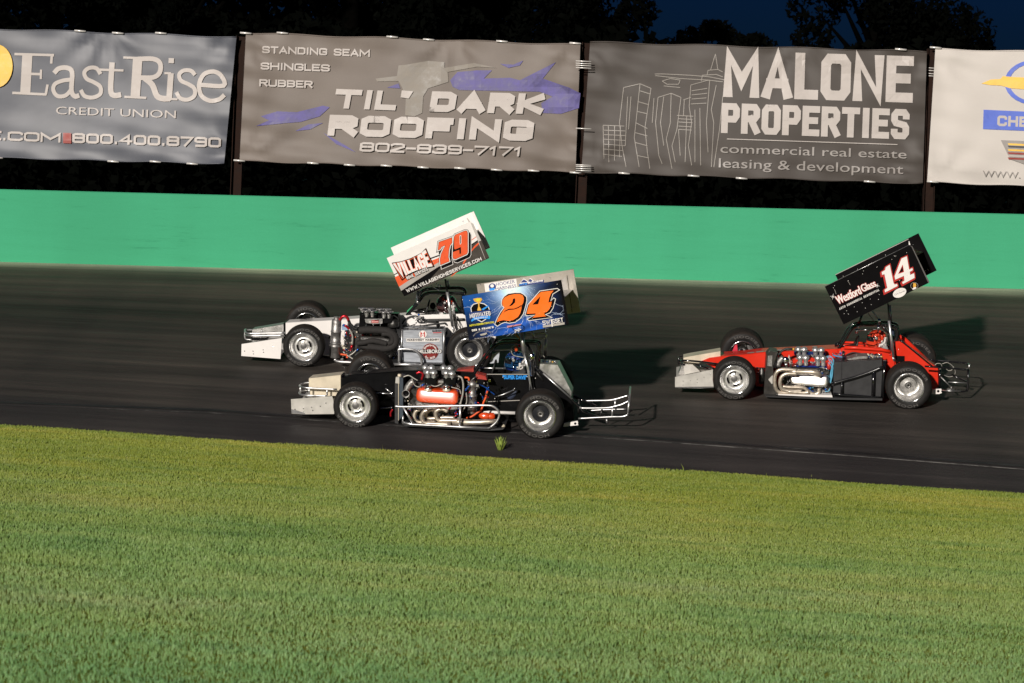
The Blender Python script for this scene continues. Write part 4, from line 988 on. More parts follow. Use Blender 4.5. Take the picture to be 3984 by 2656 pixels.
for pp,rad,vv in (([(610,850),(560,872),(527,940),(540,1010),(590,1045),(700,1052),(860,1050)],.026,.20),([(735,862),(680,885),(640,955),(655,1020),(700,1062),(800,1072),(1095,1085)],.027,.13),([(870,852),(780,855),(715,905),(715,960),(760,990),(870,985),(1000,975),(1160,978)],.024,.26),([(1045,880),(990,848),(920,846),(862,890),(870,970),(915,1018),(1000,1022),(1235,1026)],.027,.16)):
    mb=MB();c.tube(mb,'A2',vv,pp,rad,steel,5,12);mb.build('header_pipe',en)
mb=MB();c.tube(mb,'A2',.17,[(1120,1045),(1250,1045),(1300,1050),(1420,1052),(1440,1052),(1660,1042),(1690,1040),(1830,1032)],[.040,.052,.05,.034,.038,.038,.033,.030],steel,0,14);mb.build('collector',en)
mb=MB();c.tube(mb,'A2',.2,[(1690,1040),(1830,1075),(1880,1108)],[.03,.042,.045],bkv,3,14);p=c.L('A2',1893,1112,.2);mb.ball(p,(.045,.03,.035),cream,14,8);mb.build('muffler',root)
mb=MB();a=c.L('A2',1432,395,.40);b=c.L('A2',1425,910,.40);L_=(a-b).length;up=(a-b).normalized()
mb.lathe([(0,0),(.055,0),(.06,.02),(.058,L_*.18),(.066,L_*.19),(.066,L_*.22),(.058,L_*.23),(.056,L_*.5),(.068,L_*.51),(.068,L_*.56),(.054,L_*.57),(.05,L_*.8),(.062,L_*.82),(.062,L_*.93),(.035,L_*.97),(.02,L_),(0,L_)],b,up,gmet,22)
mb.build('oil_canister',root)
mb=MB();q=c.pts('A2',.42,[(1478,315),(1500,293),(1640,330),(1662,395),(1500,378)]);mb.prism(q,(0,.16,0),brick,bev=.01);mb.build('ignition_box',root)
mb=MB();mb.ball(c.L('A2',1630,952,.33),(.088,.05,.05),orange,18,10);mb.lathe([(.05,0),(.052,.05),(.03,.07)],c.L('A2',1700,955,.33),(1,0,0),orange,14);mb.build('starter_motor',en)
for pp,rad,m,v in (([(1340,985),(1420,960),(1500,905),(1570,850),(1605,740),(1640,660),(1665,560)],.013,orh,.33),([(355,345),(440,320),(520,365),(580,400)],.008,hose,.3),([(490,370),(520,450),(560,490),(620,500)],.007,hose,.28),([(1205,330),(1265,360),(1290,470),(1280,620),(1255,720),(1235,800)],.013,hose,.27),([(1335,600),(1345,700),(1325,790),(1280,880)],.008,hose,.3),([(560,290),(610,270),(660,300),(640,390)],.016,redh,.35),([(1520,450),(1640,510),(1700,560),(1780,620)],.008,blueh,.5),([(1640,660),(1650,560),(1690,500)],.010,blueh,.4),([(1320,560),(1350,520),(1380,480)],.012,blueh,.3),([(160,960),(160,900),(190,850)],.014,redh,.4),([(780,470),(860,490),(960,450)],.006,hose,.26),([(1100,500),(1230,540),(1250,610)],.006,hose,.25),([(1310,350),(1370,360),(1380,400)],.013,orh,.4),([(440,830),(500,930),(520,1010)],.006,hose,.3)):
    mb=MB();c.tube(mb,'A2',v,pp,rad,m,5,8);mb.build('hose',root)
mb=MB();a=c.L('A2',395,605,.26);mb.lathe([(.045,.1),(.05,0),(.056,-.012),(.046,-.012),(.04,.02,bkv),(0,.02,bkv)],a,(0,1,0),gmet,20);c.tube(mb,'A2',.34,[(395,590),(440,480),(520,400)],.045,gmet,3,12);mb.build('water_neck',en)
clutter(c,en,'engine_fittings','A2',.30,(440,440,1230,530),30,3,[chrome,dkmet,redh,blueh,gmet])
clutter(c,en,'engine_fittings','A2',.29,(430,760,1230,1000),60,4,[chrome,dkmet,gmet,redh,blueh,cream])
clutter(c,en,'engine_fittings','A2',.32,(1180,360,1700,760),36,6,[chrome,redh,blueh,dkmet,gmet])
clutter(c,en,'engine_fittings','A2',.36,(380,500,530,1000),24,9,[chrome,dkmet,gmet,cream])
# side nerf bar
mb=MB()
c.tube(mb,'A2',.04,[(225,798),(350,807),(700,802),(1240,791),(1650,785),(1760,805),(1835,870),(1848,950),(1800,1050),(1700,1135)],.0155,tube,4,10)
c.tube(mb,'A2',.04,[(340,1055),(505,1083),(1000,1108),(1240,1122),(1700,1145)],.0165,tube,0,10)
c.tube(mb,'A2',.04,[(352,812),(515,1085)],.0145,tube,0,10);c.tube(mb,'A2',.045,[(1243,795),(1235,1120)],.0150,tube,0,10);c.tube(mb,'A2',.06,[(352,950),(345,1060)],.013,tube,0,10)
mb.build('nerf_bar',root)
mb=MB();q=c.pts('A2',.06,[(345,1085),(1700,1155),(1930,1140),(1900,1165),(1700,1180),(400,1110)]);mb.prism(q,(0,.7,-.05),matte);mb.build('floor_pan',root)
# cage
mb=MB()
for vn,dx,dy in ((.78,0,0),(1.2,60,-50)):
    c.tube(mb,'A4',vn,[(335+dx,860+dy),(430+dx,700+dy),(560+dx,520+dy),(680+dx,410+dy),(800+dx,375+dy),(1050+dx*.5,370+dy*.6),(1290+dx*.4,380+dy*.5),(1335+dx*.4,430+dy*.5),(1325+dx*.3,600+dy*.4),(1310,760)],.024,blkt,4,10)
c.tube(mb,'A4',.8,[(490,560),(545,600)],.03,redd,0)
c.tube(mb,'A4',.9,[(660,490),(940,478)],.010,tube,0);c.tube(mb,'A4',.8,[(1150,380),(1300,620)],.020,blkt,0);c.tube(mb,'A4',.8,[(560,520),(700,300)],.018,blkt,0)
c.tube(mb,'A4',.9,[(400,765),(830,770)],.012,tube,0)
mb.build('roll_cage',root)
mb=MB();c.tube(mb,'A3',.72,[(640,180),(1080,560),(1330,805),(1390,880),(1630,975)],.021,blkt,0,10);c.tube(mb,'A3',.70,[(770,285),(1220,690)],.012,tube,0,8);c.tube(mb,'A3',1.2,[(1240,640),(1600,800)],.016,blkt,0);c.tube(mb,'A3',.74,[(660,260),(770,400)],.012,dkmet,0)
mb.build('rear_frame_tube',root)
mb=MB();q=c.pts('A4',.95,[(620,548),(737,508),(715,682),(582,695)]);mb.prism(q,(0,.004,0),M('clear_panel',(.42,.44,.48),.25,coat=.6,var=.25));mb.build('deflector_panel',root)
mb=MB();c.tube(mb,'A4',1.45,[(1150,243),(1300,235),(1430,222),(1462,250),(1455,290),(1430,298),(1150,327)],.014,tube,3);c.tube(mb,'A4',1.45,[(1440,300),(1437,620)],.013,tube,0);c.tube(mb,'A4',1.45,[(1462,260),(1455,600)],.010,tube,0);mb.build('mirror_bracket',root)
mb=MB();q=c.pts('A2',.85,[(1180,245),(1450,205),(1450,262),(1180,272)]);mb.prism(q,(0,.3,-.03),brick);mb.build('dash_panel',root)
# rear bumper
mb=MB()
for vn,pp in ((.5,[(1340,828),(1560,828),(1780,822),(1900,797),(2000,768),(2112,712)]),(1.25,[(1410,716),(1560,712),(1800,706),(1900,688),(2000,660),(2095,632)]),(.5,[(1320,992),(1600,976),(1850,964),(2010,960),(2092,932)]),(1.25,[(1480,868),(1720,853),(1900,848),(2060,845)])):c.tube(mb,'A3',vn,pp,.0135,tube,4,8)
c.tube(mb,'A3',.5,[(2130,500,1.25),(2112,712),(2100,820),(2092,932)],.014,tube,0);c.tube(mb,'A3',1.25,[(2128,495),(2120,640),(2116,840)],.012,tube,0)
for a,b,v in (((1895,700),(1888,840),1.2),((1852,815),(1845,965),.5),((1760,985),(1765,1062),.6)):c.tube(mb,'A3',v,[a,b],.013,tube,0)
c.tube(mb,'A3',.6,[(1690,850),(1655,970)],.012,dkmet,0);c.tube(mb,'A3',.8,[(1330,690),(1320,920)],.014,dkmet,0)
mb.build('rear_bumper',root)
mb=MB();q=c.pts('A3',.28,[(1100,1068),(1195,1050),(1310,1030),(1318,1060),(1308,1068),(1322,1094),(1085,1118)]);mb.prism(q,(0,.03,0),white);mb.lathe([(.016,-.003,bkv),(0,-.003,bkv)],c.L('A3',1272,1068,.28),(0,1,0),bkv,12);mb.build('rear_bracket',root)
mb=MB();a=c.L('A3',600,120,.72);b=c.L('A3',605,330,.72);mb.lathe([(.03,0),(.034,.02),(.03,.2),(.04,.21),(.04,.3),(.02,.32),(0,.33)],b,(a-b),chrome,16);mb.build('damper',root)
# wing posts
for pp,rad,m,v in (([(1075,215),(1120,550)],.028,tube,.62),([(1120,550),(1180,760),(1215,1000),(1240,1100)],.009,tube,.60),([(1110,560),(1165,760),(1205,1000),(1205,1110)],.009,tube,.66),([(1235,180),(1272,310)],.016,tube,1.3),([(960,230),(1080,330),(1110,420)],.012,goldv,1.0),([(1040,330),(1045,430)],.018,redh,.9),([(985,430),(1000,500)],.022,orh,.9)):
    mb=MB();c.tube(mb,'A4',v,pp,rad,m,0,10);mb.build('wing_post',root)
for pp in ([(920,440),(960,420),(1000,430)],[(915,450),(920,520),(960,570),(1050,590),(1120,600)],[(1350,450),(1370,520),(1440,600)],[(1360,460),(1385,540),(1400,560)]):
    mb=MB();c.tube(mb,'A4',.9,pp,.006,hose,5,6);mb.build('cable',root)
# wing with printed boards
near=[(42,490),(1962,165),(2060,152),(2103,172),(2262,1078),(185,1405)];n4=[(42,490),(2100,150),(2262,1078),(185,1405)];f4=[(342,240),(2350,-68),(2499,820),(491,1128)]
W_,mbn,mbf,at=wingset(c,root,'D24',n4,f4,.22,1.74,navyv,wingsh,True)
# artwork colours computed over the board
mg=MB();mg.C={};nu,nv=60,30;V=[];rr=random.Random(5)
for i in range(nu+1):
    for j in range(nv+1):
        a,b=i/nu,j/nv;x=(n4[0][0]*(1-a)+n4[1][0]*a)*(1-b)+(n4[3][0]*(1-a)+n4[2][0]*a)*b;y=(n4[0][1]*(1-a)+n4[1][1]*a)*(1-b)+(n4[3][1]*(1-a)+n4[2][1]*a)*b
        V.append(c.L('D24',x,y,.2185));g=math.exp(-((a-.50)/.15)**2-((b+.02)/.38)**2);g2=math.exp(-((a-.55)/.30)**2-((b-1.0)/.35)**2);e=math.exp(-((a-.12)/.35)**2-((b-.1)/.5)**2)
        k=.5+.5*math.sin(a*13+3*math.sin(b*7))*math.sin(b*9+a*5);dk=1-min(1,max(0,(a-.82)/.14))*.9;dl=1-min(1,max(0,(.25-a)/.22))*min(1,max(0,(b-.3)/.4))*.85
        col=Vector((.005,.022,.10))*(.2+.9*k)+Vector((.004,.09,.36))*e*.7+Vector((.55,.74,.90))*g*1.5+Vector((.02,.13,.62))*g2*(.35+.8*k)
        col=col*dk*dl;mg.C[len(V)-1]=tuple(min(.9,q) for q in col)
mg.add(V,[(i*(nv+1)+j,(i+1)*(nv+1)+j,(i+1)*(nv+1)+j+1,i*(nv+1)+j+1) for i in range(nu) for j in range(nv)],pv)
D=Decal(mg,lambda x,y,l:c.L('D24',x,y,.2185-l))
for a,b,w in (((1250,330),(480,640),5),((1200,300),(640,860),5),((1300,300),(1650,620),5),((1350,290),(1560,380),4),((1290,310),(1500,560),4),((640,860),(880,690),4),((1340,820),(1480,1170),6),((1330,850),(1150,1200),5),((1320,900),(1700,1080),5),((1100,1100),(620,1330),5),((1060,1090),(900,1290),4),((1300,1000),(1000,1270),4),((1800,940),(2230,870),5),((1900,820),(2100,890),4),((1960,640),(2190,690),4),((70,735),(260,660),4),((1500,930),(1830,1170),4),((760,1120),(560,1350),4),((1230,1080),(1100,1280),4),((1700,1000),(1900,960),3)):
    D.l=.0016;lightning(D,rr,a,b,w,boltv)
D.l=.0032
four=[(1680,400),(1940,372),(1885,440),(1850,530),(1832,622),(1900,600),(1885,690),(1850,760),(1800,815),(1750,830),(1750,870),(1785,905),(1500,935),(1560,880),(1570,845),(1380,855),(1410,740),(1440,640),(1560,500)]
fourO=[(1650,375),(2020,320),(2075,360),(1930,450),(1890,570),(1940,515),(1990,545),(1935,740),(1870,840),(1790,870),(1925,935),(1430,1003),(1375,965),(1530,885),(1400,905),(1340,880),(1400,660),(1460,590)]
two=[(875,640),(880,575),(930,510),(1010,470),(1130,445),(1240,445),(1300,470),(1325,530),(1312,620),(1275,690),(1275,740),(1250,840),(1200,920),(1100,985),(1000,1003),(900,985),(830,1000),(765,1028),(785,955),(850,860),(900,770),(925,735),(890,690)]
twoO=[(848,640),(860,560),(905,490),(990,430),(1130,408),(1260,410),(1325,445),(1385,500),(1392,580),(1365,700),(1320,860),(1250,960),(1150,1035),(1020,1057),(930,1040),(860,1065),(775,1122),(710,1075),(760,950),(830,820),(905,720),(865,700)]
D.poly(twoO,whited);D.poly(expand(twoO,-14),bkv);D.poly(two,orv);D.poly([(1130,530),(1148,560),(1140,620),(1080,680),(1000,705),(1040,670),(1085,610),(1095,550)],bkv);D.poly([(1278,690),(1210,735),(1120,765),(1010,775),(930,810),(890,860),(930,790),(1010,748),(1120,747),(1200,715),(1270,672)],bkv)
D.poly(fourO,whited);D.poly(expand(fourO,-14),bkv);D.poly(four,orv);D.poly([(1668,488),(1620,655),(1500,665)],bkv)
D.poly([(215,730),(270,650),(390,615),(500,640),(590,700),(620,780),(620,900),(540,970),(450,1030),(350,980),(240,900)],whited);D.poly(expand([(215,730),(270,650),(390,615),(500,640),(590,700),(620,780),(620,900),(540,970),(450,1030),(350,980),(240,900)],-16),bkv)
D.poly([(440,760),(580,680),(600,700),(480,780)],bluev)
D.poly([(270,545),(355,525),(440,525),(458,560),(430,600),(400,635),(400,700),(440,770),(435,785),(362,790),(358,770),(378,700),(372,630),(300,600)],goldv);D.poly([(320,545),(420,535),(415,580),(350,600)],yelv)
D.poly([(190,825),(630,765),(640,880),(210,950)],navyv);D.block('MOTIVATED',(205,945),(635,882),88,whited,t=15)
D.poly([(230,985),(280,935),(450,905),(600,892),(632,910),(622,965),(440,955),(290,990),(240,1022)],bluev);D.block('CREATIONS LLC',(295,972),(575,928),28,whited,t=5)
D.block('MOTIVATEDCREATIONS.COM',(198,1120),(708,1042),38,yelv,t=8);D.block("DEB & FRANK'S",(248,1222),(698,1150),42,whited,t=12)
D.arctext('ANYTHING METAL REPAIR',(500,1500),280,-142,-62,26,gyv);D.poly([(410,1280),(550,1240),(560,1265),(520,1295),(430,1310)],gyv);D.block('781-351-9448 781-351-9448',(300,1388),(700,1325),22,gyv,t=4)
D.block('SW',(1718,1092),(1872,1066),92,whited,t=15);D.block('SSET',(1915,1060),(2145,1022),92,whited,t=15);D.poly([(1715,1098),(2165,1028),(2170,1075),(1720,1142)],gyv);D.poly([(1878,970),(1902,966),(1926,1120),(1902,1124)],whited)
D.poly([(970,1105),(1265,1062),(1262,1085),(978,1142)],pinkv)
for i in range(12):
    a0=R(-60+i*25);a1=R(-60+(i+1)*25);D.line([(1200+125*math.cos(a0),1140+72*math.sin(a0)),(1200+125*math.cos(a1),1140+72*math.sin(a1))],10,bkv,l=D.l)
for i in range(4):
    for j in range(3):
        if (i+j)%2==0:D.poly([(1130+i*34,1185+j*20-i*10),(1162+i*34,1177+j*20-i*10),(1166+i*34,1195+j*20-i*10),(1134+i*34,1203+j*20-i*10)],whited)
rivets(mg,c,'D24',.214,[(55,560),(195,580),(2015,240),(1835,590),(1900,700),(1855,740),(1790,800),(1745,805),(1640,845),(1170,990),(1035,1005),(965,1018),(825,1040),(700,1050),(1500,955),(1270,940),(120,1240)],.005)
# join print and board: one mesh
for i,(m) in enumerate(mbn.mats):pass
off=len(mg.V);mg.V+=mbn.V
for f,k in zip(mbn.Fc,mbn.Mi):mg.Fc.append(tuple(i+off for i in f));mg.Mi.append(mg.mi(navyv));mg.S.append(False)
mg.build('sideboard',W_)
q=c.pts('D24',.205,[(2062,165),(2105,182),(2260,1070),(2200,1080)]);mb=MB();mb.prism(q,(0,.012,0),bkv);mb.build('rear_flange',W_)
D=Decal(mbf,lambda x,y,l:c.L('D24',x,y,1.74-l))
D.poly([(500,232),(1165,128),(1190,300),(525,400)],whited);D.text('HOOKER',(755,278),(1140,215),68,navyv);D.text('HARNESS',(740,368),(1170,300),62,navyv)
D.disc((670,290),75,68,navyv);D.disc((665,275),38,34,whited);D.poly([(600,335),(720,315),(715,365),(610,380)],bluev)
D.poly([(1225,235),(1320,120),(1425,185),(1450,105),(1530,170),(1500,205)],whited);D.poly([(1250,210),(1322,140),(1400,185),(1380,200)],navyv);D.poly([(1410,185),(1452,125),(1505,170),(1470,195)],navyv);D.poly([(1225,240),(1735,148),(1742,205),(1225,290)],navyv);D.block('BUILDERS',(1408,232),(1722,180),34,whited,t=9);D.block('MTB',(1235,275),(1390,245),40,bluev,t=9)
D.poly([(2215,60),(2225,58),(2330,820),(2318,820)],bkv,l=.004);D.poly([(2080,180),(2190,80),(2290,700),(2230,760)],gyv,l=.003)
rivets(mbf,c,'D24',1.732,[(420,245),(2120,165),(1865,110),(2345,720),(2320,740)],.008,chrome)
mbf.build('sideboard',W_);mb=MB();q=c.pts('D24',1.70,[(2285,-60),(2352,-70),(2500,818),(2430,828)]);mb.prism(q,(0,.03,0),wingsh);mb.build('rear_flange',W_)
person(c,c.m,c.L('A4',985,655,1.0),(hblue,navyv,whited,True,matte),suitb,'driver in a blue and white helmet, seated in the black number 24 car')
# ---------------------------------------------------------------- number 79: white car, farthest
c=Car('79');root=empty('race_car',mat=c.m);tag(root,'white race car with orange number 79 wing, just beyond the black car','race car','winged race cars on the track')
LFc=c.L('F',1180,1350,0);LRc=c.L('F',1825,1371.5,0);RFc=c.L('F',1193,1266,1.5)
wheel(c,root,'wheel',LFc,.300,.208,.27,.10,'front')
wheel(c,root,'wheel',LRc,.326,.212,.34,.19,'rear')
wheel(c,root,'wheel',(RFc.x,1.5+.38,RFc.z),.325,.19,.38,.12,'front',flip=True)
wheel(c,root,'wheel',(LRc.x,1.5+.48,LRc.z+.035),.355,.19,.46,.14,'rear',flip=True)
axle(c,root,'front_axle',(LFc.x,.12,LFc.z),(RFc.x,1.7,RFc.z));axle(c,root,'rear_axle',(LRc.x,.15,LRc.z),(LRc.x,1.7,LRc.z+.03),.045)
mb=MB();c.plate(mb,'F',.75,[(1111,1255),(1290,1245.5),(1402,1238),(1545,1229),(1585,1226),(1585,1385),(1262,1386),(1111,1350)],.5,white,bev=.008)
q=c.pts('F',.748,[(1103,1256),(1110,1254),(1110,1350),(1103,1346)]);mb.prism(q,(0,.5,-.05),blk)
q=c.pts('F',.747,[(1258,1313),(1300,1316),(1300,1318),(1258,1315)]);mb.prism(q,(0,.01,0),gyv)
# louvres on the hood top
for i in range(5):
    for k_ in range(2):p=c.L('B1',1000+i*35+k_*15,505-k_*18,.85+.1*k_);mb.box(p+Vector((0,0,.0)),(.03,.05,.008),gmet)
mb.build('hood',root)
mb=MB();c.plate(mb,'F',.75,[(1585,1226),(1800,1220.5),(1812,1228),(1812,1388),(1585,1386)],.02,white)
q=[p+Vector((0,.47,-.05)) for p in c.pts('F',.75,[(1585,1226),(1800,1220.5),(1812,1228),(1812,1388),(1585,1386)])];mb.prism(q,(0,.02,0),white);c.plate(mb,'F',.75,[(1585,1386),(1812,1388),(1812,1376),(1585,1374)],.5,blk)
q=c.pts('B2',.74,[(1385,835),(1392,835),(1385,1170),(1378,1170)]);mb.prism(q,(0,.008,0),gyv)
q=c.pts('B2',.742,[(1390,1010),(1480,1003),(1440,1130),(1400,1165)]);mb.prism(q,(0,.006,0),M('blue_grey_panel',(.22,.25,.33),.4));mb.build('cockpit_side',root)  # blue-grey patch on the white cockpit side
mb=MB();c.plate(mb,'F',.75,[(1812,1226),(1845,1235),(1930,1300),(1926,1350),(1900,1388),(1812,1388)],.5,white,bev=.008);mb.build('tail',root)
mb=MB();q=c.pts('F',.83,[(1800,1200),(1818,1200),(1818,1370),(1700,1372),(1700,1362),(1780,1352)]);mb.prism(q,(0,.34,-.03),suitb);mb.build('seat',root)
mb=MB();p=c.L('B2',1130,560,.98);mb.tube([p+Vector((.03*math.sin(t_*.3927),.14*math.cos(t_*.3927),.13*math.sin(t_*.3927))) for t_ in range(16)],.012,bhose,8,closed=True);mb.tube([p,p+Vector((-.3,0,-.06))],.014,dkmet);mb.build('steering_wheel',root)
mb=MB();c.plate(mb,'B1',.80,[(240,645),(740,562),(740,790),(240,830)],.38,alu,bev=.006);mb.build('nose_cone',root)
mb=MB();q=c.pts('B1',.10,[(80,872),(705,778),(685,1104),(75,1056)]);mb.prism(q,(0,.005,0),white);rivets(mb,c,'B1',.095,[(124,980),(256,982),(262,1023),(415,960),(420,998),(569,909)],.009,chrome)
mb.build('front_wing_plate',root)
mb=MB();q=c.pts('B1',.108,[(90,1040),(680,1085),(680,1060),(250,1010)]);mb.prism(q,(0,1.3,-.02),white);mb.build('front_wing',root)
mb=MB()
c.tube(mb,'B1',.64,[(768,699),(500,701),(220,707),(150,695,.72),(132,665,.9),(140,645,1.05),(200,650,1.1),(500,641,1.12),(735,637,1.12)],.0135,tube,4)
c.tube(mb,'B1',.64,[(742,740),(500,741),(270,743),(180,738,.7),(135,735,.9)],.0135,tube,4)
c.tube(mb,'B1',.9,[(132,668),(128,740),(140,790),(180,802),(235,803)],.0135,tube,3)
c.tube(mb,'B1',.9,[(410,681),(740,676)],.010,tube,0)
for a,b in (((398,650),(398,690)),((375,712),(375,775)),((268,715),(268,752))):c.tube(mb,'B1',.66,[a,b],.011,tube,0)
mb.build('front_bumper',root)
mb=MB();q=c.pts('B1',.7,[(240,770),(480,772),(480,810),(240,820)]);mb.prism(q,(0,.2,0),blk,bev=.01);mb.build('crash_box',root)
for q in ([(1370,755),(1450,765)],[(1290,1040),(1470,1060)]):
    mb=MB();c.tube(mb,'B1',.5,q,.010,gmet,0);mb.ball(c.L('B1',q[1][0],q[1][1],.5),.022,dkmet,10,6);mb.build('suspension_rod',root)
# oil canister
mb=MB();a=c.L('B1',1560,475,.32);b=c.L('B1',1530,1080,.32);L_=(a-b).length
mb.lathe([(0,0),(.075,0),(.082,.01),(.08,L_*.28),(.088,L_*.29),(.088,L_*.31),(.078,L_*.32),(.078,L_*.36),(.084,L_*.37),(.084,L_*.385),(.074,L_*.39),(.074,L_*.66),(.080,L_*.665),(.080,L_*.68),(.072,L_*.69),(.072,L_*.90),(.066,L_*.97),(.04,L_*.99),(.036,L_*1.03),(.042,L_*1.035),(.042,L_*1.05),(0,L_*1.05)],b,(a-b),gmet,28)
mb.build('oil_canister',root)
mb=MB();q=c.pts('B1',.33,[(1640,590),(1730,600),(1730,655),(1640,655)]);mb.prism(q,(0,.1,0),M('pale_blue_bracket',(.25,.35,.5),.4));q=c.pts('B1',.31,[(1455,1060),(1480,1050),(1500,1088),(1462,1088)]);mb.prism(q,(0,.1,0),sheetw);mb.build('canister_bracket',root)
en=empty('engine',root)
mb=MB();q=c.pts('B2',.34,[(-40,880),(620,880),(640,1240),(500,1400),(120,1380),(-20,1300)]);mb.prism(q,(0,.4,-.04),dkmet,bev=.02);q=c.pts('B2',.45,[(80,620),(680,640),(690,880),(60,880)]);mb.prism(q,(0,.28,-.03),blk,bev=.02);mb.build('block',en)
vcover(c,en,'B2',[(60,1000),(440,1005),(560,1030),(560,1100),(420,1110),(60,1080)],.20,.40,M('black_crackle_cover',(.02,.018,.016),.5,.2,var=.4,bump=.003),.03)
bolts(en,[c.L('B2',110+i*95,1020+i*6,.195) for i in range(5)],.009,gmet)
for pp,rad,v in (([(65,900),(200,890),(380,895),(520,915),(615,975),(640,1060),(600,1140),(480,1180),(330,1170),(200,1150)],.052,.17),([(40,1100),(150,1085),(270,1060),(400,1080),(500,1110)],.040,.16),([(40,1130),(200,1165),(350,1195),(480,1205),(590,1160)],.038,.22),([(420,955),(530,960),(585,1010),(580,1080),(520,1110)],.036,.15)):
    mb=MB();c.tube(mb,'B2',v,pp,rad,wrap,5,14);mb.build('header_pipe',en)
mb=MB();p=c.L('B2',60,895,.17);mb.lathe([(.050,0),(.053,-.004),(.043,-.005),(.04,.03)],p,(1,.4,0),bkv,18);mb.build('pipe_mouth',en)
stacks(c,en,'B2',.32,[(185,590),(275,592),(455,610),(535,612)],.046,95,True);stacks(c,en,'B2',.55,[(125,555),(240,560),(395,568),(505,572)],.046,95,True)
mb=MB();q=c.pts('B2',.27,[(158,722),(432,718),(432,792),(300,798),(172,785)]);mb.prism(q,(0,.02,0),gmet)
for x0,x1,y0 in ((110,330,660),(360,600,680)):q=c.pts('B2',.30,[(x0,y0),(x1,y0),(x1,y0+110),(x0,y0+110)]);mb.prism(q,(0,.3,-.02),blk,bev=.01)
D=Decal(mb,lambda x,y,l:c.L('B2',x,y,.27-l));D.block('D',(222,778),(250,776),26,whited,t=7);D.poly([(260,745),(372,737),(368,782),(262,782)],redd);D.block('RACING',(268,775),(360,772),20,whited,t=3);D.poly([(310,735),(380,733),(380,745),(310,747)],bkv)
mb.build('injector_body',en)
for x,y in ((180,800),(289,800),(399,800)):
    mb=MB();c.tube(mb,'B2',.26,[(x,y),(x,y+48)],.007,chrome,0);mb.build('injector_leg',en)
mb=MB();a=c.L('B2',600,840,.38);b=c.L('B2',600,740,.38);mb.lathe([(.08,0),(.085,.02),(.08,(a-b).length),(.05,(a-b).length+.02),(0,(a-b).length+.02)],a,(b-a),dkmet,20);mb.build('magneto',en)
for cr,pp,rad,m,v in (('B1',[(1610,500),(1640,455),(1680,438),(1720,455),(1745,505)],.022,redh,.30),('B1',[(1745,505),(1775,570),(1830,620),(1880,640)],.022,bhose,.33),('B1',[(1655,575),(1690,580)],.016,blueh,.3),('B1',[(1690,580),(1725,610),(1755,640)],.018,redh,.3),('B1',[(1755,640),(1790,700),(1808,770),(1800,880)],.013,hose,.28),('B1',[(1800,885),(1785,950)],.020,redh,.28),('B1',[(1620,1030),(1680,1038),(1720,1045)],.014,orh,.3),('B1',[(1720,1045),(1770,1075),(1815,1105)],.012,hose,.3),('B1',[(1760,1050),(1820,1010),(1870,960)],.010,hose,.3),('B1',[(1860,980),(1900,945)],.012,blueh,.3),('B1',[(2060,925),(2110,970)],.013,hose,.3),('B1',[(1990,970),(2060,965)],.014,orh,.3),
 ('B2',[(440,1262),(520,1220),(600,1160)],.009,hose,.3),('B2',[(740,800),(780,740),(840,695),(920,675),(1000,690),(1060,735),(1120,765),(1300,770)],.011,bhose,.72),('B2',[(1110,742),(1300,738),(1500,735),(1710,728)],.020,bhose,.73),('B2',[(745,830),(900,835),(1050,828),(1150,810),(1300,795),(1415,782)],.010,bhose,.72),('B2',[(970,740),(1000,775),(1100,772)],.009,bhose,.71),('B2',[(1520,640),(1570,750),(1590,850),(1640,890)],.006,dkmet,.6),('B2',[(1535,640),(1600,780),(1650,880)],.006,dkmet,.6),('B2',[(1400,780),(1420,810)],.012,bhose,.7),('B2',[(985,660),(1010,650)],.016,blueh,.6),('B2',[(600,660),(680,720),(690,820)],.010,bhose,.4)):
    mb=MB();c.tube(mb,cr,v,pp,rad,m,5,8);mb.build('hose',root)
clutter(c,en,'engine_fittings','B1',.36,(1640,640,1900,1000),46,13,[chrome,dkmet,redh,gmet,cream,blueh]);clutter(c,en,'engine_fittings','B1',.32,(1640,990,2200,1110),26,14,[chrome,dkmet,orange,gmet,hose])
clutter(c,en,'engine_fittings','B2',.3,(-30,960,520,1010),14,15,[gmet,redh,dkmet,orange]);clutter(c,root,'side_fittings','B2',.6,(900,690,1060,880),12,16,[dkmet,bhose,gmet]);clutter(c,root,'side_fittings','B2',.5,(520,1280,680,1400),14,17,[dkmet,blueh,chrome])
# aluminium side tank with its decals
mb=MB();q=c.pts('B2',.18,[(742,898),(1378,884),(1378,1402),(722,1388)]);mb.prism(q,(0,.5,-.05),brush,bev=.006)
D=Decal(mb,lambda x,y,l:c.L('B2',x,y,.18-l));D.poly([(735,896),(750,896),(732,1388),(718,1388)],alu);D.poly([(1362,885),(1368,885),(1370,1402),(1364,1402)],bkv)
D.disc((1060,960),66,64,bkv);D.disc((1060,960),63,61,whited);D.block('M',(1022,1002),(1098,1000),80,redd,t=20);D.disc((1060,962),12,12,whited)
D.poly([(800,1025),(1318,1020),(1322,1075),(805,1076)],whited);D.block('MCKENNEDY MASONRY',(812,1064),(1310,1060),34,bkv,t=8)
D.block('GAGNON',(1206,922),(1354,917),26,bkv,t=6);D.poly([(1218,930),(1350,927),(1350,939),(1218,942)],redd);D.line([(1210,962),(1360,960)],3,gyv)
D.disc((1176,1228),128,126,dkred);D.disc((1176,1228),114,112,bkv);D.disc((1176,1228),108,106,dkred);D.poly([(1050,1200),(1300,1198),(1300,1250),(1050,1252)],bkv)
D.arctext('Enterprises',(1176,1228),88,-155,-25,30,whited,bold=.02);D.arctext('Inc. 2020',(1176,1228),118,135,48,30,whited,inside=True,bold=.02) 
D.text('HILLSBORO',(985,1256),(1352,1254),60,bkv,bold=.05);D.text('HILLSBORO',(990,1254),(1348,1252),54,whited,bold=.025)
for x in range(770,1380,50):D.poly([(x,892),(x+6,892),(x+6,899),(x,899)],chrome,l=.0012)
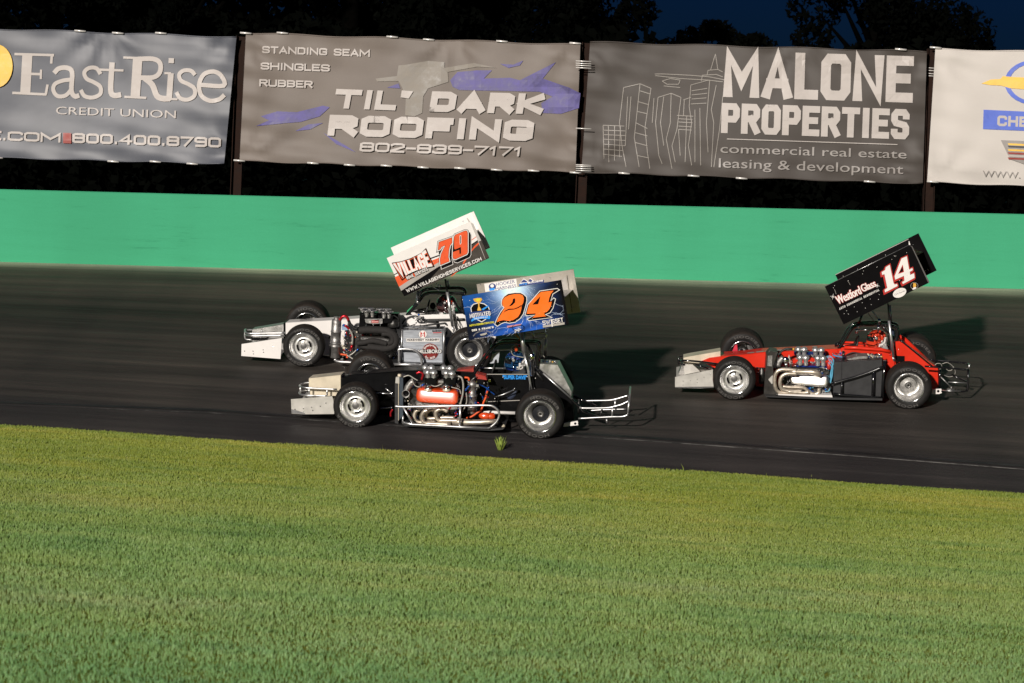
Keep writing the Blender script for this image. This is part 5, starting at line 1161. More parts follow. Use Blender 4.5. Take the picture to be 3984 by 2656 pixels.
mb.build('side_tank',root)
mb=MB();c.tube(mb,'B2',.3,[(720,885),(900,870),(1100,868),(1395,862)],.014,dkmet,0);c.tube(mb,'B2',.16,[(737,890),(722,1390)],.010,tube,0);c.tube(mb,'B2',.2,[(1390,870),(1380,1400)],.012,tube,0);mb.ball(c.L('B2',1300,825,.45),.03,blk,10,6);mb.build('tank_frame',root)
mb=MB();c.tube(mb,'B2',.06,[(590,1425),(820,1432),(1050,1448)],.021,tube,0,10);c.tube(mb,'B2',.06,[(690,1420),(690,1250),(690,1192),(850,1192),(930,1208),(1000,1265),(1040,1350),(1042,1445)],.018,tube,3,10);c.tube(mb,'B2',.07,[(690,1190),(705,1130)],.015,tube,0);c.tube(mb,'B1',.06,[(1525,1105),(1560,1135),(1640,1150),(1785,1156),(2100,1180),(2420,1188)],.022,tube,3,10);mb.build('nerf_bar',root)
mb=MB();q=c.pts('B2',.2,[(-160,1160),(-160,1180),(1400,1440),(1400,1415)]);q=c.pts('B2',.1,[(-140,1395),(560,1405),(1400,1412),(1400,1430),(560,1440),(-140,1420)]);mb.prism(q,(0,.8,-.05),matte);mb.build('floor_pan',root)
# cage
mb=MB()
c.tube(mb,'B2',.78,[(812,665),(920,540),(1010,440),(1060,365),(1120,325),(1250,312),(1450,318),(1640,318),(1700,330)],.026,blkt,4,10)
c.tube(mb,'B2',1.2,[(880,600),(1000,400),(1030,310),(1090,265),(1200,248),(1450,238),(1620,236),(1690,255),(1722,300),(1700,335)],.024,blkt,4,10)
c.tube(mb,'B2',.8,[(1500,375),(1560,470),(1650,595)],.020,blkt,0,8);c.tube(mb,'B2',.8,[(1690,330),(1680,480),(1675,650)],.024,blkt,0,10);c.tube(mb,'B2',1.2,[(1700,310),(1690,620)],.022,blkt,0,8)
c.tube(mb,'B2',1.18,[(930,612),(1255,598)],.015,blkt,0);c.tube(mb,'B2',1.0,[(1130,250),(1140,320)],.010,gmet,0);c.tube(mb,'B2',.76,[(960,440),(1010,470)],.032,alu,0)
mb.build('roll_cage',root)
mb=MB();q=c.pts('B2',.77,[(812,595),(900,512),(903,552),(815,652)]);mb.prism(q,(0,.004,0),greenrefl);mb.build('deflector_panel',root)
for pp,rad,m,v in (([(1440,300),(1525,832)],.024,tube,.62),([(1520,832),(1545,940)],.010,tube,.62),([(1530,830),(1570,930)],.007,dkmet,.6),([(1408,100),(1440,300)],.014,dkmet,.62),([(1440,120),(1460,215)],.02,tube,1.2),([(990,285),(975,400)],.022,M('grey_strut',(.25,.27,.30),.4,.5),.85),([(1185,200),(1310,275)],.007,chrome,.9),([(1250,168),(1325,208)],.012,chrome,.9)):
    mb=MB();c.tube(mb,'B2',v,pp,rad,m,0,10)
    if rad<.013:mb.ball(c.L('B2',*pp[1],v),rad*1.8,chrome,8,5)
    mb.build('wing_post',root)
for x,y,v_,r_ in ((975,425,.85,.024),(1320,210,.9,.02),(920,297,.9,.02)):
    mb=MB();mb.ball(c.L('B2',x,y,v_),r_,chrome,10,6);mb.build('wing_clamp',root)
mb=MB();mb.ball(c.L('B2',1215,520,1.2),(.045,.03,.055),blk,14,8);c.tube(mb,'B2',1.2,[(1215,540),(1240,600)],.01,blkt,0);mb.build('mirror',root)
# wing
near=[(78,765),(1817,7),(2206,765),(443,1560)];far=[(162,550),(1883,-208),(2220,550),(499,1308)]
W_,mbn,mbf,at=wingset(c,root,'D79',near,far,.2,1.72,white,whited,True)
D=Decal(mbn,lambda x,y,l:c.L('D79',x,y,.2-l))
D.poly([(78,765),(1817,7),(2206,765),(443,1560)],whited)
D.poly([(378,1445),(700,1230),(1120,960),(1500,720),(1830,490),(1960,400),(2012,345),(2206,765),(443,1560)],brv);D.poly([(378,1445),(700,1230),(1120,960),(1300,850),(800,1390),(443,1560)],bkv)
D.poly([(245,1165),(620,960),(1170,755),(1170,850),(620,1180),(335,1365)],orv2);D.poly([(335,1360),(700,1120),(1165,845),(1165,935),(700,1230),(378,1445)],gyv)
D.poly([(225,1105),(600,900),(1180,690),(1185,715),(600,925),(235,1118)],bkv)
for q in ([(1830,390),(1980,280),(1984,290),(1835,402)],[(1830,610),(1890,520),(1960,460),(2030,408),(2034,420),(1975,490),(1900,560),(1835,632)],[(1650,880),(1700,790),(1780,740),(1730,800),(1680,880)],[(1405,1145),(1500,1060),(1560,1035),(1430,1145)]):D.poly(q,orv2)
D.poly([(1830,480),(1950,400),(2005,340),(2012,360),(1960,420),(1830,500)],bkv)
seven=[(1160,435),(1430,340),(1432,445),(1390,500),(1365,600),(1355,740),(1375,830),(1195,905),(1185,800),(1210,680),(1260,570),(1300,495),(1215,530),(1188,580),(1143,600)]
nine=[(1475,330),(1500,285),(1700,200),(1740,205),(1755,240),(1755,640),(1735,680),(1500,785),(1462,775),(1450,740),(1455,640),(1585,590),(1588,670),(1602,680),(1618,665),(1618,535),(1500,585),(1478,570)]
nineO=[(1475,330),(1500,285),(1700,200),(1740,205),(1755,240),(1755,640),(1735,680),(1500,785),(1462,775),(1450,740),(1455,560)]
sh=(42,48)
for pl in (seven,nineO):D.poly(expand(pl,36,sh),whited)
for pl in (seven,nineO):D.poly(expand(pl,26,sh),bkv)
for pl in (seven,nineO):D.poly(expand(pl,32),bkv)
for pl in (seven,nineO):D.poly(expand(pl,22),whited)
for pl in (seven,nineO):D.poly(expand(pl,7),bkv)
D.poly(seven,orv2);D.poly(nine,orv2)
D.poly([(1590,310),(1605,288),(1625,300),(1628,450),(1615,478),(1595,482)],whited);D.poly([(1600,315),(1608,302),(1616,310),(1618,445),(1609,465),(1602,468)],bkv)
D.poly([(180,862),(380,830),(570,768),(690,710),(800,650),(890,555),(945,690),(1000,800),(1066,942),(960,968),(760,1010),(560,1100),(390,1230)],bkv);D.poly([(200,875),(380,845),(575,785),(700,725),(810,665),(885,585),(930,695),(985,805),(1040,930),(950,950),(740,990),(540,1085),(398,1205)],orv2)
def wv(a,b):
    B_=((1-a)**2*375+2*a*(1-a)*640+a*a*1030,(1-a)**2*1188+2*a*(1-a)*1000+a*a*935);T_=((1-a)**2*205+2*a*(1-a)*610+a*a*880,(1-a)**2*878+2*a*(1-a)*830+a*a*590)
    return (B_[0]+(T_[0]-B_[0])*b,B_[1]+(T_[1]-B_[1])*b)
D.poly([(215,885),(380,858),(575,798),(700,738),(812,678),(880,605),(922,705),(978,815),(1028,922),(945,938),(735,978),(540,1070),(405,1190)],bkv)
D.block('VILLAGE',None,None,260,orv2,t=62,gap=-14,warp=(wv,720));D.block('VILLAGE',None,None,252,whited,t=46,gap=4,warp=(wv,716))
D.block('HOME SERVICES',(495,1222),(942,1022),84,bkv,t=24,gap=4);D.block('HOME SERVICES',(502,1212),(936,1018),66,whited,t=12,gap=8)
D.block('WWW.VILLAGEHOMESERVICES.COM',(500,1484),(2058,808),74,whited,t=15,gap=9)
rivets(mbn,c,'D79',.193,[(350,1155),(365,1110),(400,1095),(390,1185),(440,1180),(465,1060),(530,1035),(600,1010),(665,990),(735,960),(820,940),(895,905),(980,885),(1045,855),(1125,825),(1205,800),(1290,768),(1310,815),(1238,862),(1355,745),(1470,705),(1508,682),(1165,910),(1030,990),(1090,955),(880,1068),(800,1105),(950,1035),(1415,740)],.005)
mbn.build('sideboard',W_)
mb=MB();q=c.pts('D79',.185,[(1817,30),(1870,50),(2200,740),(2120,790)]);mb.prism(q,(0,.01,0),M('grey_white_flange',(.5,.47,.44),.4));D=Decal(mb,lambda x,y,l:c.L('D79',x,y,.185-l));D.poly([(1985,420),(2040,400),(2200,745),(2125,785)],brv);mb.build('rear_flange',W_)
D=Decal(mbf,lambda x,y,l:c.L('D79',x,y,1.72-l));D.text('C',(1655,22),(1685,10),26,navyv);D.poly([(1735,-60),(1750,-70),(1850,60),(1790,40)],gyv);D.poly([(1870,-190),(1885,-200),(2215,545),(2140,590),(1860,40)],whited)
mbf.build('sideboard',W_);mb=MB();q=c.pts('D79',1.69,[(1835,-180),(1883,-205),(2220,550),(2150,585)]);mb.prism(q,(0,.03,0),whited);mb.build('rear_flange',W_)
person(c,c.m,c.L('B2',1430,480,1.0),(hdark,hredm,whited,False,M('silver_restraint',(.5,.5,.5),.3,.8)),suitb,'driver in a dark red helmet, seated in the white number 79 car')
# ---------------------------------------------------------------- number 14: red car at right
c=Car('14');root=empty('race_car',mat=c.m);tag(root,'red race car with black number 14 wing, alone at right','race car','winged race cars on the track')
LFc=c.L('F',2858,1478,0);LRc=c.L('F',3537,1509,0);RFc=c.L('F',2889,1376.5,1.52)
wheel(c,root,'wheel',LFc,.300,.208,.27,.10,'front')
wheel(c,root,'wheel',LRc,.322,.212,.34,.19,'rear',hubd=gmet)
wheel(c,root,'wheel',(RFc.x,1.52+.38,RFc.z),.325,.19,.38,.12,'front',flip=True)
RRc=c.L('F',3551,1404,1.52);wheel(c,root,'wheel',(RRc.x,1.52+.48,RRc.z),.345,.19,.46,.14,'rear',flip=True)
axle(c,root,'front_axle',(LFc.x,.12,LFc.z),(RFc.x,1.7,RFc.z));axle(c,root,'rear_axle',(LRc.x,.15,LRc.z),(RRc.x,1.7,RRc.z),.045)
redtop=M('red_hood_top',(.40,.09,.07),.42,coat=.3,var=.2,scale=14)
mb=MB();c.plate(mb,'F',.75,[(2729,1405),(2760,1392),(2820,1384),(2895,1379),(2970,1370),(3100,1364),(3262,1356),(3262,1508),(2945,1502),(2880,1470),(2790,1437)],.5,red,bev=.012)
D=Decal(mb,lambda x,y,l:c.L('C1',x,y,.75+.2)+Vector((0,0,l-.004)))
mb.build('hood',root)
mb=MB()
def top(x,y,l=0):
    # point on the hood's upper face seen at this place: from the side's top edge line outward
    return c.L('C1',x,y,.98)
for q in ([(1140,488),(1250,474),(1262,496),(1150,510)],[(1285,470),(1400,458),(1405,482),(1290,494)],[(1430,456),(1545,448),(1550,472),(1435,478)],[(1590,440),(1690,434),(1690,462),(1590,466)],[(1720,428),(1800,424),(1800,450),(1715,456)],[(2165,385),(2240,380),(2236,395),(2160,402)]):
    pp=[]
    for x,y in q:
        # intersect with the sloping top face (leans outward by TL)
        e=np.interp(x,[1020,1400,2000,2560],[520,480,446,424]);k=(e-y)/4/ (276*.14);v=.75+max(.03,min(.47,k))
        a=c.L('C1',x,e,.75);p=c.L('C1',x,y,v);p.z=a.z-TL*(v-.75)+.004;pp.append(p)
    mb.add(pp,[(0,1,2,3)],gyv)
mb.build('hood_lettering',root)
mb=MB();c.plate(mb,'F',.75,[(3262,1356),(3462,1366),(3480,1368),(3480,1515),(3262,1508)],.02,red);q=[p+Vector((0,.48,-.05)) for p in c.pts('F',.75,[(3262,1354),(3480,1360),(3480,1515),(3262,1508)])];mb.prism(q,(0,.02,0),red);c.plate(mb,'F',.75,[(3262,1496),(3480,1503),(3480,1515),(3262,1508)],.5,blk)
c.tube(mb,'C2',.735,[(1300,405),(1500,412),(1880,440),(2010,470)],.026,red,0,10);c.tube(mb,'C2',1.22,[(1300,325),(1500,330),(1690,345)],.016,red,0)
q=c.pts('C2',.745,[(2110,560),(2235,540),(2235,700),(2115,640)])
rivets(mb,c,'C2',.742,[(1120,500),(2015,520),(1300,378)],.012,chrome);mb.build('cockpit_side',root)
mb=MB();c.plate(mb,'F',.75,[(3484,1328),(3505,1327),(3650,1432),(3651,1505),(3632,1514),(3480,1516)],.5,red,bev=.008);q=c.pts('C3',.742,[(985,535),(1118,540),(1118,620),(985,640)]);mb.prism(q,(0,.012,0),bkv);rivets(mb,c,'C3',.742,[(1022,432),(898,515),(1592,938)],.010,chrome);mb.build('tail',root)
mb=MB();c.tube(mb,'C3',1.15,[(1035,228),(1110,270),(1545,680)],.030,red,0,10);c.tube(mb,'C3',.73,[(1040,290),(1100,330),(1540,690)],.012,blkt,0,8);rivets(mb,c,'C3',1.1,[(1437,630)],.014,chrome);mb.build('rear_frame_tube',root)
mb=MB();q=c.pts('F',.83,[(3470,1340),(3485,1340),(3485,1500),(3360,1498),(3360,1488),(3455,1480)]);mb.prism(q,(0,.34,-.03),suitb);mb.build('seat',root)
mb=MB();p=c.L('C2',1480,360,.98);mb.tube([p+Vector((.03*math.sin(t_*.3927),.14*math.cos(t_*.3927),.13*math.sin(t_*.3927))) for t_ in range(16)],.012,bhose,8,closed=True);mb.tube([p,p+Vector((-.3,0,-.06))],.014,dkmet);mb.build('steering_wheel',root)
mb=MB();c.plate(mb,'C1',.80,[(155,565),(285,538),(735,462),(735,560),(560,600),(430,640),(355,668),(155,662)],.40,cream,bev=.006);mb.build('nose_cone',root)
mb=MB();q=c.pts('C1',.7,[(155,668),(300,676),(415,778),(170,828)]);mb.prism(q,(0,.05,0),sheetw);q=c.pts('C1',.9,[(70,840),(130,690),(160,680),(165,830)]);mb.prism(q,(0,.2,0),gmet);mb.build('nose_splitter',root)
mb=MB();q=c.pts('C1',.10,[(25,865),(615,747),(610,900),(628,1030),(420,1042),(25,1032)]);mb.prism(q,(0,.004,0),sheetw);rivets(mb,c,'C1',.094,[(150,930),(262,920),(370,900),(475,868),(572,815),(370,950),(150,990)],.006,chrome);D=Decal(mb,lambda x,y,l:c.L('C1',x,y,.10-l));D.poly([(25,1018),(628,1012),(628,1032),(420,1040),(25,1031)],chrome);mb.build('front_wing_plate',root)
mb=MB();q=c.pts('C1',.108,[(40,1020),(620,1015),(620,990),(300,975)]);mb.prism(q,(0,1.3,-.02),sheetw);mb.build('front_wing',root)
mb=MB()
c.tube(mb,'C1',.64,[(690,662),(450,630),(200,608),(120,612,.72),(90,625,.85),(85,600,.95),(95,560,1.05),(180,545,1.1),(350,550,1.1),(515,566,1.1)],.0145,blkt,4)
c.tube(mb,'C1',.7,[(88,565),(85,640),(110,668),(180,672)],.016,blkt,3);mb.build('front_bumper',root)
mb=MB();q=c.pts('C1',1.3,[(915,470),(955,370),(992,362),(1000,470)]);mb.prism(q,(0,.06,0),M('pink_red_bracket',(.55,.03,.06),.3,coat=.6));mb.build('shock_mount',root)
for q in ([(340,670),(560,740)],[(1285,720),(1400,735)],[(1300,800),(1420,800)]):
    mb=MB();c.tube(mb,'C1',.55,q,.012,blkt,0);mb.ball(c.L('C1',q[1][0],q[1][1],.55),.02,dkmet,10,6);mb.build('suspension_rod',root)
mb=MB();a=c.L('C1',1375,720,.5);b=c.L('C1',1375,965,.5);mb.lathe([(0,0),(.035,0),(.04,.03),(.05,.05),(.035,.07),(.05,.09),(.035,.11),(.05,.13),(.035,.15),(.04,.2),(.02,.22),(.02,(a-b).length)],b,(a-b),dkmet,16);c.tube(mb,'C1',.48,[(1385,880),(1400,960)],.008,chrome,0);mb.build('coil_spring',root)
mb=MB();q=c.pts('C1',.74,[(1290,985),(1412,1000),(1412,1020),(1290,1010)]);mb.prism(q,(0,.4,0),red);mb.build('belly_rail',root)
# radiator and ducting
mb=MB();q=c.pts('C2',.28,[(90,530),(150,462),(262,478),(190,700),(205,1000),(265,1165),(200,1172),(48,1125),(70,800)]);mb.prism(q,(0,.42,-.04),M('radiator_shroud',(.075,.07,.065),.4,.7,var=.3));q=c.pts('C2',.27,[(112,535),(180,532),(172,700),(100,690)]);mb.prism(q,(0,.02,0),gmet);q=c.pts('C2',.26,[(118,905),(180,840),(200,860),(190,960),(170,975)]);mb.prism(q,(0,.02,0),sheetw)
q=c.pts('C2',.265,[(200,1150),(262,1130),(268,1170),(205,1172)]);mb.prism(q,(0,.02,0),sheetw)
p=c.L('C2',152,475,.36);mb.lathe([(.026,-.04),(.03,-.02),(.03,.01),(.02,.018),(0,.02)],p,(0,0,1),gmet,16);mb.build('radiator',root)
mb=MB();a=c.L('C2',225,488,.34);b=c.L('C2',220,720,.34);mb.lathe([(0,0),(.04,0),(.045,.02),(.045,(a-b).length*.9),(.035,(a-b).length),(0,(a-b).length)],b,(a-b),blkt,18);mb.build('overflow_can',root)
en=empty('engine',root)
mb=MB();q=c.pts('C2',.36,[(330,700),(1080,720),(1110,1080),(1000,1120),(400,1110),(320,900)]);mb.prism(q,(0,.4,-.04),dkmet,bev=.02);q=c.pts('C2',.34,[(560,680),(700,690),(1020,692),(1025,722),(560,706)]);mb.prism(q,(0,.30,-.03),M('blue_manifold',(.01,.04,.28),.3,.5));q=c.pts('C2',.38,[(590,700),(1010,720),(1010,840),(600,830)]);mb.prism(q,(0,.25,-.02),gmet,bev=.01);q=c.pts('C2',.60,[(520,470),(1010,480),(1000,520),(520,520)]);mb.prism(q,(0,.16,-.02),M('blue_manifold_rear',(.01,.04,.22),.3,.5));mb.build('block',en)
chc=M('chrome_valve_cover',(.92,.90,.87),.30,1,var=.05)
vcover(c,en,'C2',[(455,868),(600,842),(1045,845),(1060,870),(1060,955),(1035,1012),(900,1022),(560,1002),(470,985),(452,940)],.19,.40,chc,.05)
bolts(en,[c.L('C2',x,y,.20) for x,y in ((540,995),(680,1000),(820,1005),(958,1015))],.010)
stacks(c,en,'C2',.32,[(612,562),(702,566),(888,572),(972,578)],.050,115,False);stacks(c,en,'C2',.54,[(585,438),(675,440),(850,448),(942,450)],.050,85,False)
for pp,rad,v in (([(560,765),(440,748),(330,748),(262,775),(222,840),(212,930),(225,1020),(262,1085),(330,1108),(450,1112),(600,1122),(720,1130)],.027,.15),([(560,815),(450,812),(370,825),(318,870),(300,940),(305,1010),(345,1060),(420,1080),(520,1085),(640,1085)],.026,.13),([(340,1012),(450,1022),(600,1026),(680,1040),(740,1085),(800,1125),(860,1130),(905,1095),(905,1040)],.025,.19),([(420,1090),(560,1105),(680,1112),(745,1100)],.024,.12)):
    mb=MB();c.tube(mb,'C2',v,pp,rad,steel,5,12);mb.build('header_pipe',en)
mb=MB();c.tube(mb,'C2',.16,[(455,782),(540,785),(590,783),(780,783),(790,785),(860,795),(935,845)],[.044,.043,.037,.037,.040,.042,.034],steel,0,14);mb.build('collector',en)
mb=MB();a=c.L('C2',388,600,.28);mb.lathe([(.0,-.01),(.044,-.01),(.048,.0),(.048,.05),(.03,.06)],a,(0,1,-.2),chrome,20);c.tube(mb,'C2',.3,[(390,640),(400,720)],.024,chrome,0,12);q=c.pts('C2',.3,[(425,560),(440,515),(455,580),(465,660),(430,640)]);mb.prism(q,(0,.02,0),sheetw);mb.build('water_neck',en)
mb=MB();c.tube(mb,'C2',.34,[(350,560),(290,620),(262,700)],.042,gmet,3,12);mb.build('water_pipe',en)
for cr,pp,rad,m,v in (('C2',[(275,520),(330,460),(410,425),(495,430)],.016,bhose,.33),('C2',[(495,430),(520,430)],.016,goldv,.33),('C2',[(1020,545),(1080,540),(1130,590),(1135,660),(1105,720),(1090,820),(1080,960)],.0055,cyan,.27),('C2',[(1030,560),(1100,560),(1125,620),(1118,700),(1115,830),(1085,960)],.0055,cyan,.26),('C2',[(1040,580),(1090,600),(1110,680),(1100,830),(1078,940)],.0055,cyan,.28),('C2',[(1060,600),(1120,680),(1125,760),(1095,900)],.0055,cyan,.28),('C2',[(1050,640),(1100,700),(1085,800),(1075,880)],.0055,cyan,.29),('C2',[(1120,520),(1180,540),(1320,560)],.014,M('blue_hose',(.10,.22,.40),.5),.6),('C2',[(1300,540),(1380,500),(1450,485),(1600,505),(1850,520)],.010,bhose,.7),('C2',[(1000,1090),(1060,1080),(1075,1040)],.006,cyan,.2),('C3',[(1640,760),(1700,820),(1800,860),(1870,850),(1905,800),(1895,740),(1850,680),(1780,640),(1700,660)],.0045,hose,.9),('C3',[(1590,680),(1620,655),(1680,660),(1700,700)],.0045,hose,.8),('C3',[(1760,730),(1800,765),(1850,755),(1880,700)],.0045,hose,.8)):
    mb=MB();c.tube(mb,cr,v,pp,rad,m,5,6);mb.build('hose',root)
mb=MB();c.tube(mb,'C2',.34,[(1055,640),(1065,740)],.03,redd,0,12);mb.ball(c.L('C2',1072,640,.33),.035,redd,12,7);mb.build('distributor',en)
clutter(c,en,'engine_fittings','C2',.32,(400,560,600,740),22,23,[chrome,gmet,dkmet]);clutter(c,en,'engine_fittings','C2',.30,(330,850,450,1000),26,24,[chrome,dkmet,gmet,dkmet]);clutter(c,en,'engine_fittings','C2',.26,(740,1020,1090,1120),30,25,[chrome,blueh,gmet,cyan,dkmet]);clutter(c,en,'engine_fittings','C2',.40,(760,520,840,680),10,26,[gmet,chrome]);clutter(c,root,'side_fittings','C2',.58,(1120,470,1350,620),16,27,[gmet,red,dkmet,blueh]);clutter(c,en,'engine_fittings','C2',.30,(900,720,1060,840),14,29,[chrome,gmet,blueh])
mb=MB();q=c.pts('C2',.10,[(270,1132),(930,1146),(1108,1148),(1117,1182),(900,1176),(272,1146)]);mb.prism(q,(0,.3,-.02),white);mb.build('belly_strip',root)
# flat black side tank in its frame
mb=MB();q=c.pts('C2',.2,[(1140,632),(1255,628),(1890,592),(1895,1190),(1740,1175),(1128,1130)]);mb.prism(q,(0,.45,-.045),matte,bev=.006)
D=Decal(mb,lambda x,y,l:c.L('C2',x,y,.2-l));D.line([(1262,630),(1255,1130)],5,bkv)
mb.build('side_tank',root)
mb=MB();q=c.pts('C2',.3,[(1340,590),(1500,545),(1660,540),(1660,575),(1380,600)]);mb.prism(q,(0,.2,0),gmet);mb.build('tank_lid',root)
clutter(c,root,'tank_fittings','C2',.45,(1660,515,1880,585),40,28,[goldv,chrome,gmet,cream,blueh,bkv])
mb=MB();c.tube(mb,'C2',.16,[(1100,975),(1300,915),(1480,865),(1700,790),(1920,700)],.024,blkt,3,10);c.tube(mb,'C2',.165,[(1265,930),(1262,1130)],.022,blkt,0,10);c.tube(mb,'C2',.165,[(1757,775),(1745,1165)],.026,blkt,0,10);c.tube(mb,'C2',.16,[(1130,1120),(1260,1142),(1500,1160),(1750,1180),(1890,1190)],.020,blkt,0,10);c.tube(mb,'C2',.2,[(1930,610),(1905,900),(1890,1190)],.024,blkt,0,10);c.tube(mb,'C2',.4,[(1285,460),(1290,620)],.018,blkt,0);mb.build('nerf_bar',root)
mb=MB();q=c.pts('C2',.12,[(60,1160),(1110,1185),(1890,1200),(1890,1230),(1110,1215),(100,1178)]);mb.prism(q,(0,.8,-.05),matte);mb.build('floor_pan',root)
# cage
mb=MB()
c.tube(mb,'C4',.78,[(412,825),(500,690),(580,560),(630,500),(720,455),(900,448),(1080,450),(1240,470),(1315,510),(1318,640),(1290,780),(1285,940)],.024,blkt,4,10)
c.tube(mb,'C4',1.2,[(440,720),(540,540),(600,470),(680,430),(800,418),(1000,410),(1200,418),(1290,440),(1325,480),(1328,640)],.022,blkt,4,10)
c.tube(mb,'C4',.8,[(1080,450),(1150,540),(1250,640)],.022,blkt,0);c.tube(mb,'C4',.72,[(700,537),(1010,522)],.010,chrome,0);c.tube(mb,'C4',.78,[(350,770),(440,740)],.024,blkt,0)
c.tube(mb,'C4',1.0,[(1240,520),(1260,700)],.03,suitb,0)
mb.build('roll_cage',root)
for x,y,h_ in ((692,545,60),(1028,505,80),(1042,395,70),(718,480,20)):
    mb=MB();a=c.L('C4',x,y-h_/2,.72);b=c.L('C4',x,y+h_/2,.72);mb.tube([a,b],.020,chrome,10);mb.ball(b,.017,chrome,8,5);mb.build('cage_clamp',root)
for pp,rad,m,v in (([(775,300),(722,430)],.017,blkt,.85),([(865,270),(1010,455)],.006,gmet,.8),([(935,240),(1030,358)],.010,M('pale_blue_strut',(.35,.5,.6),.3,.6),1.0),([(1178,120),(1195,390)],.010,dkmet,.62),([(1195,385),(1265,945)],.021,tube,.62),([(1205,150),(1230,410)],.018,M('pale_grey_strut',(.4,.5,.6),.35,.6),1.2),([(1262,945),(1290,1000),(1345,1050)],.010,dkmet,.62),([(1250,950),(1275,1020)],.010,tube,.6),([(1215,640),(1240,880)],.008,dkmet,.66)):
    mb=MB();c.tube(mb,'C4',v,pp,rad,m,0,10);mb.build('wing_post',root)
# rear bumper
mb=MB()
c.tube(mb,'C3',.5,[(1430,698),(1750,722),(2000,745),(2060,750),(2110,742,.6)],.0135,blkt,3);c.tube(mb,'C3',1.2,[(1480,598),(1700,622),(2000,642),(2100,662),(2122,690,1.0),(2112,742,.6)],.013,blkt,3)
c.tube(mb,'C3',1.2,[(1490,599),(2010,640)],.008,tube,0);c.tube(mb,'C3',.6,[(2112,742),(2105,930),(2097,1060),(2080,1085)],.017,blkt,0);c.tube(mb,'C3',.6,[(2127,665),(2118,735)],.014,tube,0)
c.tube(mb,'C3',.5,[(1700,1078),(1900,1088),(2010,1092),(2080,1085)],.0125,blkt,0);c.tube(mb,'C3',.45,[(1700,1077),(1990,1086)],.006,tube,0)
c.tube(mb,'C3',.6,[(1680,862),(1840,1022)],.009,gmet,0);c.tube(mb,'C3',.9,[(1850,830),(2085,940)],.013,blkt,0);c.tube(mb,'C3',.9,[(1795,943),(2085,958)],.008,tube,0);c.tube(mb,'C3',.7,[(1670,740),(1660,1040)],.015,blkt,0);c.tube(mb,'C3',.6,[(1775,1055),(1895,1058)],.008,gmet,0);c.tube(mb,'C3',.6,[(1845,1015),(1845,1055)],.01,gmet,0);c.tube(mb,'C3',1.0,[(1690,835),(1825,838)],.005,tube,0)
mb.build('rear_bumper',root)
mb=MB();q=c.pts('C3',.28,[(1552,1058),(1690,1050),(1695,1075),(1682,1082),(1700,1112),(1660,1128),(1540,1132)]);mb.prism(q,(0,.03,0),whited);mb.lathe([(.019,-.003,bkv),(0,-.003,bkv)],c.L('C3',1640,1084,.28),(0,1,0),bkv,12);mb.build('rear_bracket',root)
# wing
near=[(45,982),(1788,126),(1862,150),(2218,890),(2195,912),(440,1770)];n4=[(45,982),(1830,120),(2216,900),(440,1770)];far=[(265,738),(1991,-124),(2370,648),(640,1510)]
W_,mbn,mbf,at=wingset(c,root,'D14',near,far,.2,1.72,bkv,bkv,True)
D=Decal(mbn,lambda x,y,l:c.L('D14',x,y,.2-l))
one=[(1228,680),(1300,640),(1312,580),(1395,530),(1475,910),(1500,940),(1545,925),(1560,970),(1300,1105),(1287,1050),(1345,1010),(1285,725),(1238,742)]
four=[(1640,400),(1750,352),(1798,630),(1865,598),(1875,640),(1812,680),(1820,740),(1900,705),(1912,800),(1670,930),(1650,890),(1700,860),(1690,760),(1510,840),(1495,770),(1635,410)]
for pl in (one,four):D.poly(expand(pl,20,(-14,24)),redd)
for pl in (one,four):D.poly(expand(pl,20),redd)
for pl in (one,four):D.poly(expand(pl,5),bkv)
for pl in (one,four):D.poly(pl,whited)
D.poly([(1665,525),(1692,680),(1568,724)],redd);D.poly([(1658,560),(1676,668),(1592,698)],bkv)
for k_,(b_,m_,dl) in enumerate(((.05,redd,0),(.012,whited,0))):
    for dx in ((-9,0,9) if k_==0 else (-5,0,5)):D.text('Westford',(330+dx,1352-dx*.4),(818+dx,1128-dx*.4),172,m_,bold=b_*.5);D.text('Glass',(838+dx,1098-dx*.4),(1122+dx,972-dx*.4),150,m_,bold=b_*.5)
D.block('AUTO COMMERCIAL RESIDENTIAL',(355,1468),(1180,1070),44,whited,t=9,gap=9,shear=.18)
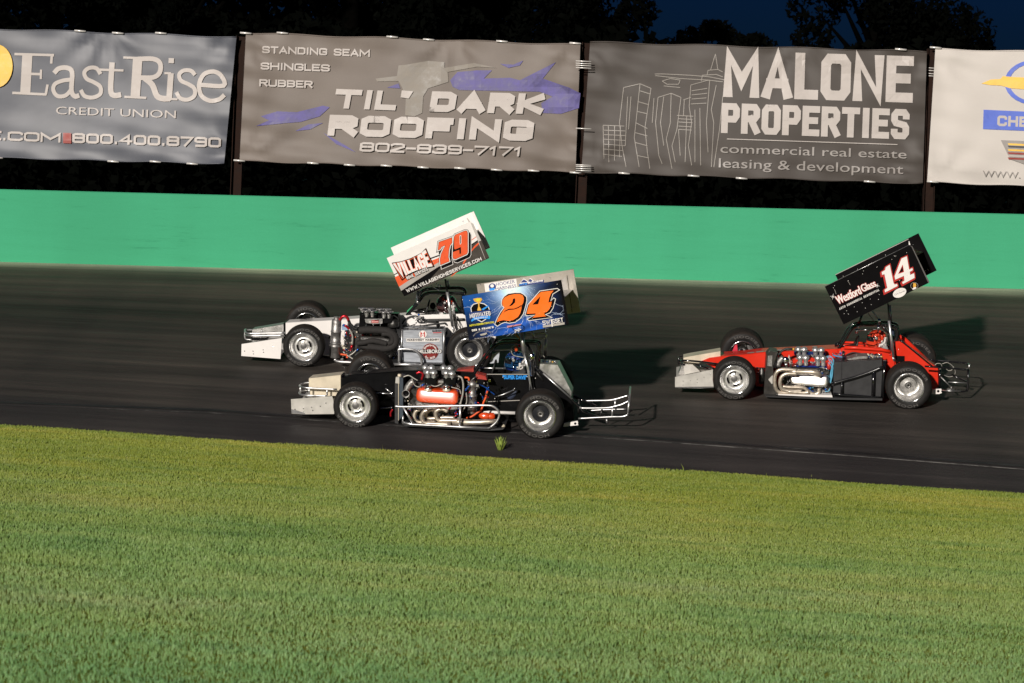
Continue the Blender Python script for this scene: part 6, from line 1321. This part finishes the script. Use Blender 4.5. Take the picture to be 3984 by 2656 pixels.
for cx,cy,s_ in ((215,1192,60),(1138,965,45)):
    for a in range(0,180,45):
        ca,sa=math.cos(R(a+10))*s_*(1 if a%90==0 else .55),math.sin(R(a+10))*s_*(1 if a%90==0 else .55);D.line([(cx-ca,cy-sa),(cx+ca,cy+sa)],6,whited)
D.disc((1600,1112),146,92,whited,ang=-24);D.text('Chris Skender',(1500,1170),(1722,1080),34,brv);D.text('in memory',(1530,1105),(1680,1042),20,gyv)
D.disc((1905,968),78,74,gyv);D.disc((1905,968),72,68,bkv);D.poly([(1885,910),(1935,915),(1945,960),(1930,1010),(1890,1025),(1880,970)],goldv);D.disc((1905,1020),45,20,whited,ang=-24)
rivets(mbn,c,'D14',.192,[(1745,280),(1440,420),(1495,350),(1520,350),(832,720),(728,620),(430,768),(1308,330),(1135,575),(850,660),(250,965),(228,1010),(530,865),(1600,860),(1550,945),(1480,998),(1325,1078),(1718,710),(1760,622),(1815,665),(1755,750),(1178,1150),(1160,1250),(990,1242),(1012,1360),(825,1318),(890,1430),(660,1405),(500,1485),(720,1505),(540,1555),(450,1545)],.005)
D.line([(250,1040),(285,1140)],6,gyv);D.line([(530,870),(575,950)],5,gyv)
mbn.build('sideboard',W_)
mb=MB();q=c.pts('D14',.19,[(1785,124),(1862,148),(2220,890),(2198,915),(1845,152)]);mb.prism(q,(0,.012,0),M('worn_edge_trim',(.16,.15,.15),.4,.4));c.tube(mb,'D14',.196,[(45,982),(1788,126)],.004,tube,0,6);mb.build('rear_flange',W_)
D=Decal(mbf,lambda x,y,l:c.L('D14',x,y,1.72-l));D.line([(265,738),(1785,-5)],12,gyv);rivets(mbf,c,'D14',1.71,[(1310,325),(2185,630),(2128,655),(1885,110)],.008,chrome);D.poly([(1790,40),(1798,35),(1825,120),(1790,115)],whited);mbf.build('sideboard',W_)
person(c,c.m,c.L('C4',1010,668,1.0),(hredm,hredm,whited,False,M('pale_restraint',(.6,.6,.6),.3,.6)),suitr,'driver in a red and white helmet, seated in the red number 14 car')
